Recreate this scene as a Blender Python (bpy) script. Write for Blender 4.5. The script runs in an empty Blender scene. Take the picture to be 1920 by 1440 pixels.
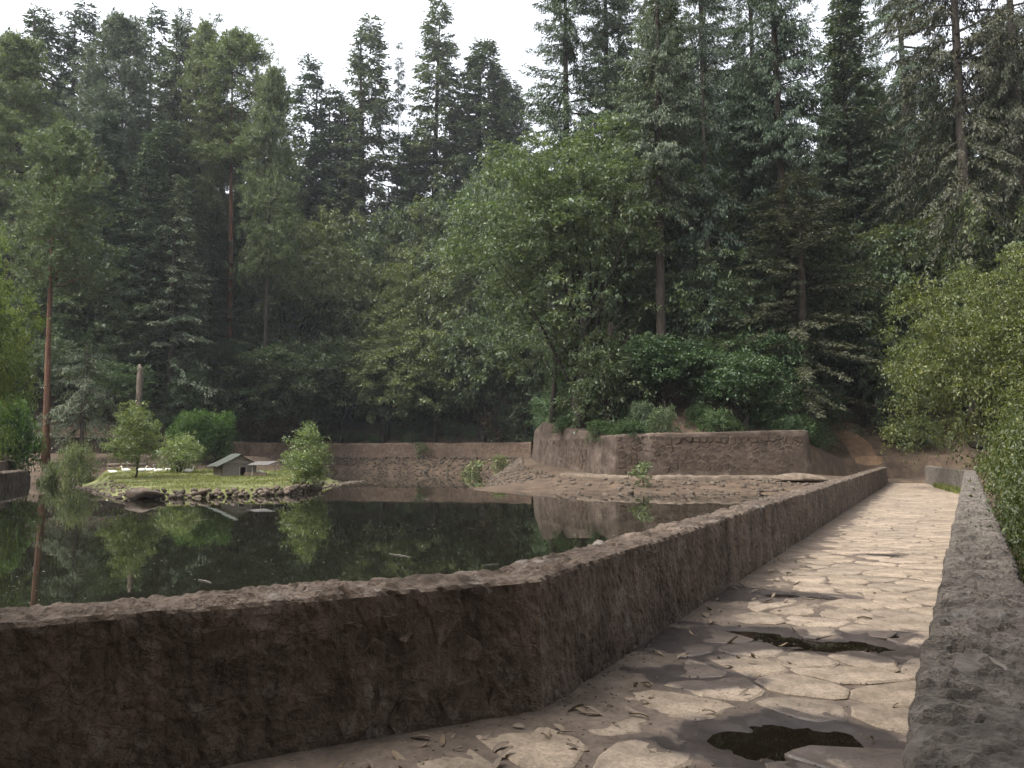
import bpy, bmesh, math, random
import numpy as np
from mathutils import Vector, Matrix

# ------------------------------------------------------------------ camera, sky, sun, exposure
sc = bpy.context.scene
C = sc.collection
EYE = 1.7
FPX = 1440.0                                   # focal length in pixels of the 1920 wide photograph
TH = math.atan(140 / 1440.0)                   # camera tilts up 5.6 degrees
cam_d = bpy.data.cameras.new('camera'); cam = bpy.data.objects.new('camera', cam_d); C.objects.link(cam)
cam.location = (0, 0, EYE); cam.rotation_euler = (math.pi / 2 + TH, 0, 0)
cam_d.sensor_width = 36; cam_d.lens = 27.0; cam_d.clip_start = 0.05; cam_d.clip_end = 3000
sc.camera = cam

SUN_EL, SUN_AZ = 58.0, -112.0                    # azimuth clockwise from +Y
w = bpy.data.worlds.new('World'); sc.world = w; w.use_nodes = True
nt = w.node_tree; nt.nodes.clear()
sky = nt.nodes.new('ShaderNodeTexSky'); sky.sky_type = 'NISHITA'; sky.sun_disc = False
sky.sun_elevation = math.radians(SUN_EL); sky.sun_rotation = math.radians(SUN_AZ)
sky.air_density = 1.0; sky.dust_density = 4.0; sky.ozone_density = 1.0
hs = nt.nodes.new('ShaderNodeHueSaturation'); hs.inputs['Saturation'].default_value = 0.22   # overcast: milky white cloud
bg = nt.nodes.new('ShaderNodeBackground'); bg.inputs['Strength'].default_value = 0.15
wo = nt.nodes.new('ShaderNodeOutputWorld')
nt.links.new(sky.outputs[0], hs.inputs['Color']); nt.links.new(hs.outputs[0], bg.inputs['Color']); nt.links.new(bg.outputs[0], wo.inputs[0])
sun_d = bpy.data.lights.new('sun', 'SUN'); sun_d.energy = 1.4; sun_d.angle = math.radians(40); sun_d.color = (1, .95, .88)
sun = bpy.data.objects.new('sun', sun_d); C.objects.link(sun)
_a, _e = math.radians(SUN_AZ), math.radians(SUN_EL)
sdir = Vector((math.sin(_a) * math.cos(_e), math.cos(_a) * math.cos(_e), math.sin(_e)))
sun.rotation_euler = sdir.to_track_quat('Z', 'Y').to_euler(); sun.location = sdir * 200
sc.view_settings.view_transform = 'Standard'; sc.view_settings.look = 'None'
sc.view_settings.exposure = 1.74; sc.view_settings.gamma = 1; sc.view_settings.use_curve_mapping = False
cy = sc.cycles
cy.max_bounces = 5; cy.diffuse_bounces = 3; cy.glossy_bounces = 3; cy.transmission_bounces = 3
cy.transparent_max_bounces = 8; cy.volume_bounces = 0
cy.caustics_reflective = False; cy.caustics_refractive = False; cy.sample_clamp_indirect = 4
cy.use_denoising = True
try: cy.denoiser = 'OPENIMAGEDENOISE'
except Exception: pass
cy.use_adaptive_sampling = True; cy.adaptive_threshold = 0.02

rng = np.random.default_rng(7)
random.seed(7)

# ------------------------------------------------------------------ numeric helpers
_c, _s = math.cos(TH), math.sin(TH)
def on_plane(u, v, z):
    x = (u - 960) / FPX; up = (720 - v) / FPX
    t = (z - EYE) / (_s + up * _c)
    return x * t, (_c - up * _s) * t
def at(u, v, Y):
    x = (u - 960) / FPX; up = (720 - v) / FPX
    t = Y / (_c - up * _s)
    return Vector((x * t, Y, EYE + (_s + up * _c) * t))

def _hash(i, j, k, seed):
    h = (i.astype(np.int64) * 374761393 + j.astype(np.int64) * 668265263 + k.astype(np.int64) * 2147483647 + seed * 1274126177) & 0xffffffff
    h = ((h ^ (h >> 13)) * 1274126177) & 0xffffffff
    h = ((h ^ (h >> 16)) * 2246822519) & 0xffffffff
    return ((h ^ (h >> 15)) & 0xffffff) / float(0x1000000)
def vnoise(P, seed=0):
    P = np.asarray(P, float); I = np.floor(P); F = P - I; F = F * F * (3 - 2 * F)
    out = 0
    for dx in (0, 1):
        wx = F[:, 0] if dx else 1 - F[:, 0]
        for dy in (0, 1):
            wy = F[:, 1] if dy else 1 - F[:, 1]
            for dz in (0, 1):
                wz = F[:, 2] if dz else 1 - F[:, 2]
                out = out + wx * wy * wz * _hash(I[:, 0] + dx, I[:, 1] + dy, I[:, 2] + dz, seed)
    return out * 2 - 1
def fbm(P, o=4, seed=0, gain=.5):
    P = np.asarray(P, float); r = 0; a = 1.
    for k in range(o):
        r = r + a * vnoise(P * 2.03 ** k + 17.3 * k, seed + k); a *= gain
    return r
def worley(P, seed=0):
    P = np.asarray(P, float); I = np.floor(P)
    f1 = np.full(len(P), 9.); f2 = np.full(len(P), 9.); idv = np.zeros(len(P))
    for dx in (-1, 0, 1):
        for dy in (-1, 0, 1):
            for dz in (-1, 0, 1):
                a, b, c = I[:, 0] + dx, I[:, 1] + dy, I[:, 2] + dz
                q = np.stack([a + _hash(a, b, c, seed), b + _hash(a, b, c, seed + 1), c + _hash(a, b, c, seed + 2)], 1)
                d = np.linalg.norm(q - P, axis=1)
                m = d < f1
                f2 = np.where(m, f1, np.minimum(f2, d)); idv = np.where(m, _hash(a, b, c, seed + 3), idv); f1 = np.where(m, d, f1)
    return f1, f2, idv
def xyz(x, y, z=None):
    x = np.atleast_1d(np.asarray(x, float)); y = np.atleast_1d(np.asarray(y, float))
    return np.stack([x, y, np.zeros_like(x) if z is None else np.broadcast_to(z, x.shape)], 1)
def sstep(a, b, x):
    t = np.clip((x - a) / (b - a), 0, 1); return t * t * (3 - 2 * t)

# ------------------------------------------------------------------ object helpers
def mesh_np(name, V, F, mat=None, smooth=False):
    V = np.ascontiguousarray(V, dtype=np.float32); F = np.ascontiguousarray(F, dtype=np.int32)
    me = bpy.data.meshes.new(name); k = F.shape[1]
    me.vertices.add(len(V)); me.vertices.foreach_set('co', V.ravel())
    me.loops.add(F.size); me.loops.foreach_set('vertex_index', F.ravel())
    me.polygons.add(len(F)); me.polygons.foreach_set('loop_start', np.arange(0, F.size, k, dtype=np.int32))
    if smooth: me.polygons.foreach_set('use_smooth', np.ones(len(F), dtype=bool))
    me.update(calc_edges=True)
    if mat: me.materials.append(mat)
    return me
def mesh_py(name, V, F, mat=None, smooth=False):
    me = bpy.data.meshes.new(name); me.from_pydata([tuple(map(float, v)) for v in V], [], F); me.update()
    if smooth:
        for p in me.polygons: p.use_smooth = True
    if mat: me.materials.append(mat)
    return me
def link(name, me, parent=None, loc=None, rot=None, scale=None):
    o = bpy.data.objects.new(name, me); C.objects.link(o)
    if parent: o.parent = parent
    if loc is not None: o.location = loc
    if rot is not None: o.rotation_euler = rot
    if scale is not None: o.scale = scale
    return o
def tag(o, label, cat, group=None, kind=None):
    o['label'] = label; o['category'] = cat
    if group: o['group'] = group
    if kind: o['kind'] = kind
    return o
def struct(o): o['kind'] = 'structure'; return o
def stuff(o): o['kind'] = 'stuff'; return o
def empty(name, loc=(0, 0, 0), rz=0):
    o = bpy.data.objects.new(name, None); C.objects.link(o); o.location = loc; o.rotation_euler = (0, 0, rz); return o
def box_vf(x0, x1, y0, y1, z0, z1):
    V = [(x0, y0, z0), (x1, y0, z0), (x1, y1, z0), (x0, y1, z0), (x0, y0, z1), (x1, y0, z1), (x1, y1, z1), (x0, y1, z1)]
    F = [(0, 3, 2, 1), (4, 5, 6, 7), (0, 1, 5, 4), (1, 2, 6, 5), (2, 3, 7, 6), (3, 0, 4, 7)]
    return V, F
def merge(parts):
    V = []; F = []
    for v, f in parts:
        n = len(V); V += list(v); F += [tuple(i + n for i in q) for q in f]
    return V, F
def tube(pts, rad, n=7, cap=True):
    pts = [Vector(p) for p in pts]; V = []; F = []
    up = Vector((0.13, .31, .94))
    for i, p in enumerate(pts):
        d = (pts[min(i + 1, len(pts) - 1)] - pts[max(i - 1, 0)]).normalized()
        a = d.cross(up)
        if a.length < .05: a = d.cross(Vector((1, 0, 0)))
        a.normalize(); b = d.cross(a)
        r = rad[i] if hasattr(rad, '__len__') else rad
        for k in range(n):
            t = 2 * math.pi * k / n
            V.append(p + a * (math.cos(t) * r) + b * (math.sin(t) * r))
    for i in range(len(pts) - 1):
        for k in range(n):
            F.append((i * n + k, i * n + (k + 1) % n, (i + 1) * n + (k + 1) % n, (i + 1) * n + k))
    if cap:
        F.append(tuple(range(n))[::-1]); F.append(tuple((len(pts) - 1) * n + k for k in range(n)))
    return V, F
_ico = {}
def ico(sub):
    if sub not in _ico:
        bm = bmesh.new(); bmesh.ops.create_icosphere(bm, subdivisions=sub, radius=1)
        V = np.array([v.co[:] for v in bm.verts]); F = np.array([[v.index for v in f.verts] for f in bm.faces]); bm.free()
        _ico[sub] = (V, F)
    return _ico[sub]
def rock_vf(seed, sub=2, r=(1, 1, .7), rough=.25, cut=.75):
    V, F = ico(sub); V = V.copy()
    V = V * (1 + rough * fbm(V * 1.3 + seed * 7.7, 3)[:, None])
    g = np.random.default_rng(seed)
    for _ in range(5):                                   # flat facets
        n = g.normal(size=3); n /= np.linalg.norm(n); d = V @ n; V = V - np.outer(np.maximum(d - cut, 0) * .85, n)
    return V * np.array(r), F

# ------------------------------------------------------------------ materials
def new_mat(name):
    m = bpy.data.materials.new(name); m.use_nodes = True
    n = m.node_tree; n.nodes.clear()
    return m, n
def N(n, t, **kw):
    x = n.nodes.new(t)
    for k, v in kw.items():
        if k in x.inputs: x.inputs[k].default_value = v
        else: setattr(x, k, v)
    return x
def ramp(n, fac, stops):
    r = n.nodes.new('ShaderNodeValToRGB'); cr = r.color_ramp
    while len(cr.elements) < len(stops): cr.elements.new(.5)
    for e, (p, c) in zip(cr.elements, stops): e.position = p; e.color = (*c, 1) if len(c) == 3 else c
    n.links.new(fac, r.inputs[0]); return r
def mixc(n, fac, a, b, blend='MIX'):
    m = n.nodes.new('ShaderNodeMix'); m.data_type = 'RGBA'; m.blend_type = blend
    for s, x in ((0, fac), (6, a), (7, b)):
        if isinstance(x, (int, float)): m.inputs[s].default_value = x
        elif isinstance(x, tuple): m.inputs[s].default_value = (*x, 1)
        else: n.links.new(x, m.inputs[s])
    return m.outputs[2]
def rock_mat(name, dark, mid, light, scale=3., bump=.6, rough=.9, stretch=(1, 1, 1), streak=0, moss=0, wet_attr=False, obj_rand=0, patch=None, bdist=.03, pits=0):
    m, n = new_mat(name); L = n.links.new
    tc = N(n, 'ShaderNodeTexCoord'); mp = N(n, 'ShaderNodeMapping'); mp.inputs['Scale'].default_value = stretch
    L(tc.outputs['Object'], mp.inputs[0])
    n1 = N(n, 'ShaderNodeTexNoise', Scale=scale, Detail=9., Roughness=.65); L(mp.outputs[0], n1.inputs['Vector'])
    n2 = N(n, 'ShaderNodeTexNoise', Scale=scale * 9, Detail=6., Roughness=.7); L(mp.outputs[0], n2.inputs['Vector'])
    n3 = N(n, 'ShaderNodeTexNoise', Scale=scale * .23, Detail=4., Roughness=.6); L(tc.outputs['Object'], n3.inputs['Vector'])
    c1 = ramp(n, n1.outputs[0], [(.3, dark), (.5, mid), (.72, light)]).outputs[0]
    f2 = ramp(n, n2.outputs[0], [(.3, (.55, .55, .55)), (.55, (1, 1, 1)), (.75, (1.25, 1.22, 1.18))]).outputs[0]
    col = mixc(n, .8, c1, f2, 'MULTIPLY')
    f3 = ramp(n, n3.outputs[0], [(.35, (.72, .7, .68)), (.6, (1.1, 1.08, 1.05))]).outputs[0]
    col = mixc(n, .8, col, f3, 'MULTIPLY')
    if patch:
        n4 = N(n, 'ShaderNodeTexNoise', Scale=scale * .8, Detail=5., Roughness=.75); L(tc.outputs['Object'], n4.inputs['Vector'])
        fp = ramp(n, n4.outputs[0], [(.58, (0, 0, 0)), (.68, (1, 1, 1))]).outputs[0]
        col = mixc(n, fp, col, patch)
    if streak:
        mp2 = N(n, 'ShaderNodeMapping'); mp2.inputs['Scale'].default_value = (7, 7, .7); L(tc.outputs['Object'], mp2.inputs[0])
        n5 = N(n, 'ShaderNodeTexNoise', Scale=1.2, Detail=7., Roughness=.7); L(mp2.outputs[0], n5.inputs['Vector'])
        fs = ramp(n, n5.outputs[0], [(.36, (.3, .29, .28)), (.52, (1, 1, 1)), (.7, (1.25, 1.2, 1.15))]).outputs[0]
        col = mixc(n, streak, col, fs, 'MULTIPLY')
    if moss:
        n6 = N(n, 'ShaderNodeTexNoise', Scale=scale * .5, Detail=7., Roughness=.7); L(tc.outputs['Object'], n6.inputs['Vector'])
        fm = ramp(n, n6.outputs[0], [(.55, (0, 0, 0)), (.75, (moss, moss, moss))]).outputs[0]
        col = mixc(n, fm, col, (.045, .055, .018))
    if obj_rand:
        oi = N(n, 'ShaderNodeObjectInfo')
        fr = ramp(n, oi.outputs['Random'], [(0, (1 - obj_rand, 1 - obj_rand, 1 - obj_rand)), (.5, (1, .98, .95)), (1, (1 + obj_rand, 1 + obj_rand * .9, 1 + obj_rand * .8))]).outputs[0]
        col = mixc(n, 1., col, fr, 'MULTIPLY')
    pit = None
    if pits:
        nd = N(n, 'ShaderNodeTexNoise', Scale=scale * 3, Detail=3.); L(tc.outputs['Object'], nd.inputs['Vector'])
        vm = N(n, 'ShaderNodeVectorMath', operation='MULTIPLY_ADD'); L(nd.outputs['Color'], vm.inputs[0]); vm.inputs[1].default_value = (.12, .12, .12); L(tc.outputs['Object'], vm.inputs[2])
        vo = N(n, 'ShaderNodeTexVoronoi', Scale=scale * 4.5, feature='DISTANCE_TO_EDGE'); L(vm.outputs[0], vo.inputs['Vector'])
        v2 = N(n, 'ShaderNodeTexVoronoi', Scale=scale * 15); L(vm.outputs[0], v2.inputs['Vector'])
        c_ = ramp(n, vo.outputs['Distance'], [(.0, (.55, .53, .5)), (.04, (1, 1, 1))]).outputs[0]
        p_ = ramp(n, v2.outputs['Distance'], [(.08, (.45, .43, .4)), (.3, (1, 1, 1)), (.7, (1.18, 1.17, 1.15))]).outputs[0]
        pit = mixc(n, 1., c_, p_, 'MULTIPLY')
        gate = ramp(n, n3.outputs[0], [(.4, (0, 0, 0)), (.62, (pits, pits, pits))]).outputs[0]
        pit = mixc(n, gate, (1., 1., 1.), pit)
        col = mixc(n, 1., col, pit, 'MULTIPLY')
    b = N(n, 'ShaderNodeBsdfPrincipled'); b.inputs['Roughness'].default_value = rough; b.inputs['Specular IOR Level'].default_value = .25
    if wet_attr:
        at_ = N(n, 'ShaderNodeAttribute', attribute_name='wet')
        wf = ramp(n, at_.outputs['Fac'], [(.15, (0, 0, 0)), (.55, (1, 1, 1))]).outputs[0]
        col = mixc(n, wf, col, mixc(n, 1., col, (.34, .33, .36), 'MULTIPLY'))
        mr = N(n, 'ShaderNodeMapRange'); L(wf, mr.inputs[0]); mr.inputs[3].default_value = rough; mr.inputs[4].default_value = .42
        L(mr.outputs[0], b.inputs['Roughness'])
        mr2 = N(n, 'ShaderNodeMapRange'); L(wf, mr2.inputs[0]); mr2.inputs[3].default_value = .25; mr2.inputs[4].default_value = .4
        L(mr2.outputs[0], b.inputs['Specular IOR Level'])
    L(col, b.inputs['Base Color'])
    ma = N(n, 'ShaderNodeMath', operation='MULTIPLY_ADD'); L(n2.outputs[0], ma.inputs[0]); ma.inputs[1].default_value = .45; L(n1.outputs[0], ma.inputs[2])
    hgt = ma.outputs[0]
    if pit is not None:
        m3 = N(n, 'ShaderNodeMath', operation='MULTIPLY_ADD'); L(pit, m3.inputs[0]); m3.inputs[1].default_value = .5; L(hgt, m3.inputs[2]); hgt = m3.outputs[0]
    bp = N(n, 'ShaderNodeBump', Strength=bump, Distance=bdist); L(hgt, bp.inputs['Height']); L(bp.outputs[0], b.inputs['Normal'])
    o = N(n, 'ShaderNodeOutputMaterial'); L(b.outputs[0], o.inputs[0])
    return m
def leaf_mat(name, c, var=.35, yellow=.25, trans=.3, rough=.5, spec=.35, ov=.13):
    """leaf: base colour varies from leaf to leaf and from tree to tree; some light passes through"""
    m, n = new_mat(name); L = n.links.new
    g = N(n, 'ShaderNodeNewGeometry'); oi = N(n, 'ShaderNodeObjectInfo')
    d = tuple(x * (1 - var) for x in c); y = (c[0] * (1 + var + yellow), c[1] * (1 + var), c[2] * (1 + var * .4))
    r1 = ramp(n, g.outputs['Random Per Island'], [(0, d), (.5, c), (1, y)]).outputs[0]
    r2 = ramp(n, oi.outputs['Random'], [(0, (1 - ov, 1 - ov * .85, 1 - ov * .6)), (.5, (1, 1, 1)), (1, (1 + ov, 1 + ov * .7, 1 - ov * .2))]).outputs[0]
    col = mixc(n, 1., r1, r2, 'MULTIPLY')
    b = N(n, 'ShaderNodeBsdfPrincipled', Roughness=rough); b.inputs['Specular IOR Level'].default_value = spec
    L(col, b.inputs['Base Color'])
    t = N(n, 'ShaderNodeBsdfTranslucent'); L(mixc(n, 1., col, (1.35, 1.45, .7), 'MULTIPLY'), t.inputs['Color'])
    mx = N(n, 'ShaderNodeMixShader'); mx.inputs[0].default_value = trans
    L(b.outputs[0], mx.inputs[1]); L(t.outputs[0], mx.inputs[2])
    o = N(n, 'ShaderNodeOutputMaterial'); L(mx.outputs[0], o.inputs[0])
    return m
def plain_mat(name, c, rough=.7, spec=.3, noise=.25, scale=8., stretch=(1, 1, 1), bump=.2):
    m, n = new_mat(name); L = n.links.new
    tc = N(n, 'ShaderNodeTexCoord'); mp = N(n, 'ShaderNodeMapping'); mp.inputs['Scale'].default_value = stretch; L(tc.outputs['Object'], mp.inputs[0])
    no = N(n, 'ShaderNodeTexNoise', Scale=scale, Detail=6., Roughness=.65); L(mp.outputs[0], no.inputs['Vector'])
    a = tuple(x * (1 - noise) for x in c); e = tuple(min(1, x * (1 + noise)) for x in c)
    r = ramp(n, no.outputs[0], [(.3, a), (.7, e)]).outputs[0]
    oi = N(n, 'ShaderNodeObjectInfo')
    r2 = ramp(n, oi.outputs['Random'], [(0, (.88, .88, .88)), (1, (1.12, 1.1, 1.08))]).outputs[0]
    b = N(n, 'ShaderNodeBsdfPrincipled', Roughness=rough); b.inputs['Specular IOR Level'].default_value = spec
    L(mixc(n, 1., r, r2, 'MULTIPLY'), b.inputs['Base Color'])
    bp = N(n, 'ShaderNodeBump', Strength=bump, Distance=.02); L(no.outputs[0], bp.inputs['Height']); L(bp.outputs[0], b.inputs['Normal'])
    o = N(n, 'ShaderNodeOutputMaterial'); L(b.outputs[0], o.inputs[0])
    return m
def water_mat(name, c, bump=.04, scale=1.2, rough=.015):
    m, n = new_mat(name); L = n.links.new
    tc = N(n, 'ShaderNodeTexCoord'); mp = N(n, 'ShaderNodeMapping'); mp.inputs['Scale'].default_value = (1, .45, 1); L(tc.outputs['Object'], mp.inputs[0])
    no = N(n, 'ShaderNodeTexNoise', Scale=scale, Detail=3., Roughness=.5); L(mp.outputs[0], no.inputs['Vector'])
    b = N(n, 'ShaderNodeBsdfPrincipled', Roughness=rough); b.inputs['IOR'].default_value = 1.33
    b.inputs['Base Color'].default_value = (*c, 1); b.inputs['Specular IOR Level'].default_value = .5
    bp = N(n, 'ShaderNodeBump', Strength=bump, Distance=.05); L(no.outputs[0], bp.inputs['Height']); L(bp.outputs[0], b.inputs['Normal'])
    o = N(n, 'ShaderNodeOutputMaterial'); L(b.outputs[0], o.inputs[0])
    return m

M = {}
M['ground'] = rock_mat('forest_soil', (.035, .026, .018), (.075, .052, .036), (.13, .09, .06), scale=1.2, moss=.5, bump=.8)
M['path_dirt'] = rock_mat('trodden_dirt', (.055, .043, .034), (.1, .078, .062), (.155, .124, .1), scale=2.2, wet_attr=True, bump=.5, bdist=.012)
M['flag'] = rock_mat('flagstone', (.14, .113, .087), (.213, .175, .137), (.278, .23, .183), scale=3.5, wet_attr=True, obj_rand=.16, bump=.7, bdist=.014, pits=.7)
M['parapet'] = rock_mat('weathered_masonry', (.055, .041, .032), (.12, .091, .07), (.2, .16, .13), scale=2.6, bump=1., streak=.5, patch=(.205, .182, .158), bdist=.07, pits=.45)
M['parapet_grey'] = rock_mat('grey_masonry', (.045, .038, .033), (.135, .116, .098), (.22, .194, .168), scale=4.5, bump=1., moss=.3, patch=(.17, .16, .148), bdist=.06, pits=.9)
M['cap'] = rock_mat('cap_stone', (.06, .052, .045), (.105, .092, .08), (.16, .143, .127), scale=4, bump=.8, obj_rand=.2, bdist=.012)
M['bastion'] = rock_mat('bastion_masonry', (.06, .043, .032), (.12, .083, .06), (.18, .132, .098), scale=1.1, bump=.9, streak=.5, moss=.15)
M['mortar'] = rock_mat('pale_mortar', (.04, .029, .022), (.074, .054, .041), (.15, .12, .097), scale=1.3, bump=.8, streak=.4)
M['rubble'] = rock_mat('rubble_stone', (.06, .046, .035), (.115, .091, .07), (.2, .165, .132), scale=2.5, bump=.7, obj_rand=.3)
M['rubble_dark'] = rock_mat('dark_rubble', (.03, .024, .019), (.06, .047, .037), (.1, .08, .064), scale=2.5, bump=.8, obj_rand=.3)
M['grass_soil'] = rock_mat('island_turf', (.055, .06, .022), (.105, .115, .04), (.17, .16, .075), scale=.9, bump=.5)
M['bare_earth'] = rock_mat('bare_orange_earth', (.1, .062, .035), (.165, .104, .062), (.235, .155, .098), scale=1.3, bump=.8)
M['bark_dark'] = rock_mat('dark_bark', (.018, .014, .011), (.04, .031, .024), (.075, .058, .045), scale=2.5, stretch=(3, 3, .5), bump=1.)
M['bark_grey'] = rock_mat('grey_bark', (.035, .029, .024), (.075, .062, .05), (.13, .11, .09), scale=2.5, stretch=(3, 3, .5), bump=1.)
M['bark_red'] = rock_mat('reddish_bark', (.055, .028, .017), (.115, .056, .033), (.185, .095, .056), scale=2., stretch=(3, 3, .4), bump=1.)
M['dead_wood'] = rock_mat('dead_wood', (.07, .055, .043), (.15, .12, .095), (.27, .225, .18), scale=3., stretch=(4, 4, .6), bump=.8)
M['fir'] = leaf_mat('fir_needles', (.088, .12, .08), trans=.15, rough=.55)
M['fir_dark'] = leaf_mat('dark_fir_needles', (.064, .098, .064), trans=.12, rough=.55)
M['fir_dry'] = leaf_mat('brownish_needles', (.05, .055, .03), trans=.15)
M['pine'] = leaf_mat('pine_needles', (.092, .128, .056), trans=.25)
M['leaf'] = leaf_mat('green_leaf', (.082, .115, .066), trans=.28)
M['bush'] = leaf_mat('bush_leaf', (.062, .083, .036), trans=.3, ov=.15)
M['leaf_mid'] = leaf_mat('fresh_leaf', (.118, .149, .078), trans=.3)
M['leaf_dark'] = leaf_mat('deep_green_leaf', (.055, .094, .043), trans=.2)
M['leaf_yellow'] = leaf_mat('yellow_green_leaf', (.086, .104, .04), trans=.35)
M['leaf_lime'] = leaf_mat('lime_green_leaf', (.12, .165, .045), trans=.4, ov=.05)
M['leaf_pale'] = leaf_mat('pale_leaf', (.125, .17, .07), trans=.3, rough=.4, spec=.5, ov=.06)
M['hedge'] = leaf_mat('hedge_leaf', (.066, .13, .028), trans=.25, ov=.08)
M['dry_leaf'] = leaf_mat('dry_twig_leaf', (.085, .06, .035), trans=.15, yellow=.1)
M['ivy'] = leaf_mat('ivy_leaf', (.04, .072, .026), trans=.2)
M['grass'] = leaf_mat('grass_blade', (.115, .135, .04), trans=.3)
M['water'] = water_mat('lake_water', (.008, .008, .005), bump=.03, scale=1.6)
M['puddle'] = water_mat('puddle_water', (.007, .005, .003), bump=.0, scale=4)
M['litter'] = leaf_mat('fallen_leaf', (.13, .1, .075), trans=.1, var=.5, yellow=.1, rough=.6)
M['speck'] = plain_mat('floating_speck', (.3, .28, .22), noise=.3)
M['white'] = plain_mat('white_feather', (.78, .76, .7), rough=.8, noise=.06, bump=0)
M['orange'] = plain_mat('orange_bill', (.6, .25, .04), rough=.5, noise=.05)
M['plank'] = plain_mat('weathered_plank', (.14, .122, .104), rough=.85, noise=.35, scale=6, stretch=(.6, 6, 6), bump=.5)
M['plank_dark'] = plain_mat('dark_plank', (.08, .06, .043), rough=.85, noise=.35, scale=6, stretch=(6, .6, 6), bump=.5)
M['felt'] = plain_mat('green_roofing_felt', (.042, .048, .038), rough=.8, noise=.3, scale=5, bump=.4)
M['tin'] = plain_mat('grey_tin_sheet', (.1, .094, .088), rough=.7, noise=.25, scale=5)
M['dark_in'] = plain_mat('painted_inner_dark', (.014, .012, .01), rough=.9)  # near-black colour standing in for the shade inside the hut
M['pole'] = plain_mat('grey_pole', (.26, .235, .2), rough=.85, noise=.3)
M['pale_log'] = plain_mat('bleached_log', (.22, .2, .175), rough=.8, noise=.2, scale=6)
M['brown_log'] = plain_mat('brown_log', (.13, .1, .075), rough=.85, noise=.35)
M['slab'] = rock_mat('concrete_slab', (.11, .095, .08), (.2, .175, .15), (.29, .26, .225), scale=2., bump=.6)

# ------------------------------------------------------------------ terrain
# shoreline retaining wall from right to left: x, y, ground at its foot, ground on top, ledge width, ledge height, bank width, slope above
W_ = np.array([
    (140, 0, 1, 4, 5, .5, 20, .5), (95, 25, .8, 3, 5, .5, 20, .5), (58, 46, .3, 2.2, 5, .2, 14, .5), (38, 59, .2, 2.0, 5, .1, 12, .5), (27, 60, .2, 1.7, 5, .1, 12, .5),
    (21.2, 54.0, .6, 3.35, 4, .35, 10, .45), (7.1, 54.8, .5, 3.2, 4, .35, 10.5, .45), (5.8, 60, .6, 3.1, 3, .4, 7, .45), (2.4, 72, 1.3, 4.6, 1.5, 1.0, 4.5, .5),
    (2.8, 109, 1.8, 3.8, 1.6, 1.8, 4.5, .6), (-27, 117, 1.85, 3.8, 1.6, 1.85, 4.5, .6), (-36, 106, 2.0, 3.9, 3, 1.9, 8, .6), (-37.5, 95, 2.2, 4.2, 6, 2.0, 12, .6),
    (-43, 87, 2.3, 5.2, 8, 1.9, 15, .6), (-56, 79, 2.3, 5.2, 9, 1.3, 19, .6), (-66, 68, 2.3, 4.4, 9, 1.3, 25, .6), (-80, 45, 2, 4, 9, 1.3, 30, .55), (-90, 0, 2, 4, 9, 1.3, 30, .5), (-95, -60, 2, 4, 9, 1.3, 30, .5)], float)
L_PTS = np.array([(-40, -15.35), (-8, 1.13), (.2, 5.34), (25.75, 53.0)], float)       # inner foot line of the lake-side parapet
R_PTS = np.array([(.9, -30), (.92, -3), (.96, 2.05), (22.0, 37.6), (28.6, 53.5)], float)   # inner foot line of the other parapet
WPOLY = np.vstack([W_[:, :2], [(-95, -90), (140, -90)]])
DAM = np.array([(-40, -15.35), (-8, 1.13), (.2, 5.34), (25.75, 53.0), (26.6, 56.5), (60, 50), (95, 25), (140, 0), (140, -90), (-40, -90)], float)
def in_poly(x, y, poly):
    r = np.zeros(x.shape, bool); n = len(poly)
    for i in range(n):
        x1, y1 = poly[i]; x2, y2 = poly[(i + 1) % n]
        if y1 == y2: continue
        c = ((y1 > y) != (y2 > y)) & (x < (x2 - x1) * (y - y1) / (y2 - y1) + x1); r ^= c
    return r
def near_poly(x, y, pts, attr=None):
    best = np.full(x.shape, 1e9); A = None if attr is None else np.zeros(x.shape + (attr.shape[1],)); side = np.zeros(x.shape)
    for i in range(len(pts) - 1):
        a, b = pts[i], pts[i + 1]; d = b - a; l2 = d @ d
        t = np.clip(((x - a[0]) * d[0] + (y - a[1]) * d[1]) / l2, 0, 1)
        px, py = a[0] + d[0] * t, a[1] + d[1] * t
        q = np.hypot(x - px, y - py); m = q < best
        best = np.where(m, q, best)
        side = np.where(m, d[0] * (y - a[1]) - d[1] * (x - a[0]), side)
        if A is not None: A = np.where(m[..., None], attr[i] + (attr[i + 1] - attr[i]) * t[..., None], A)
    return best, side, A
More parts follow.
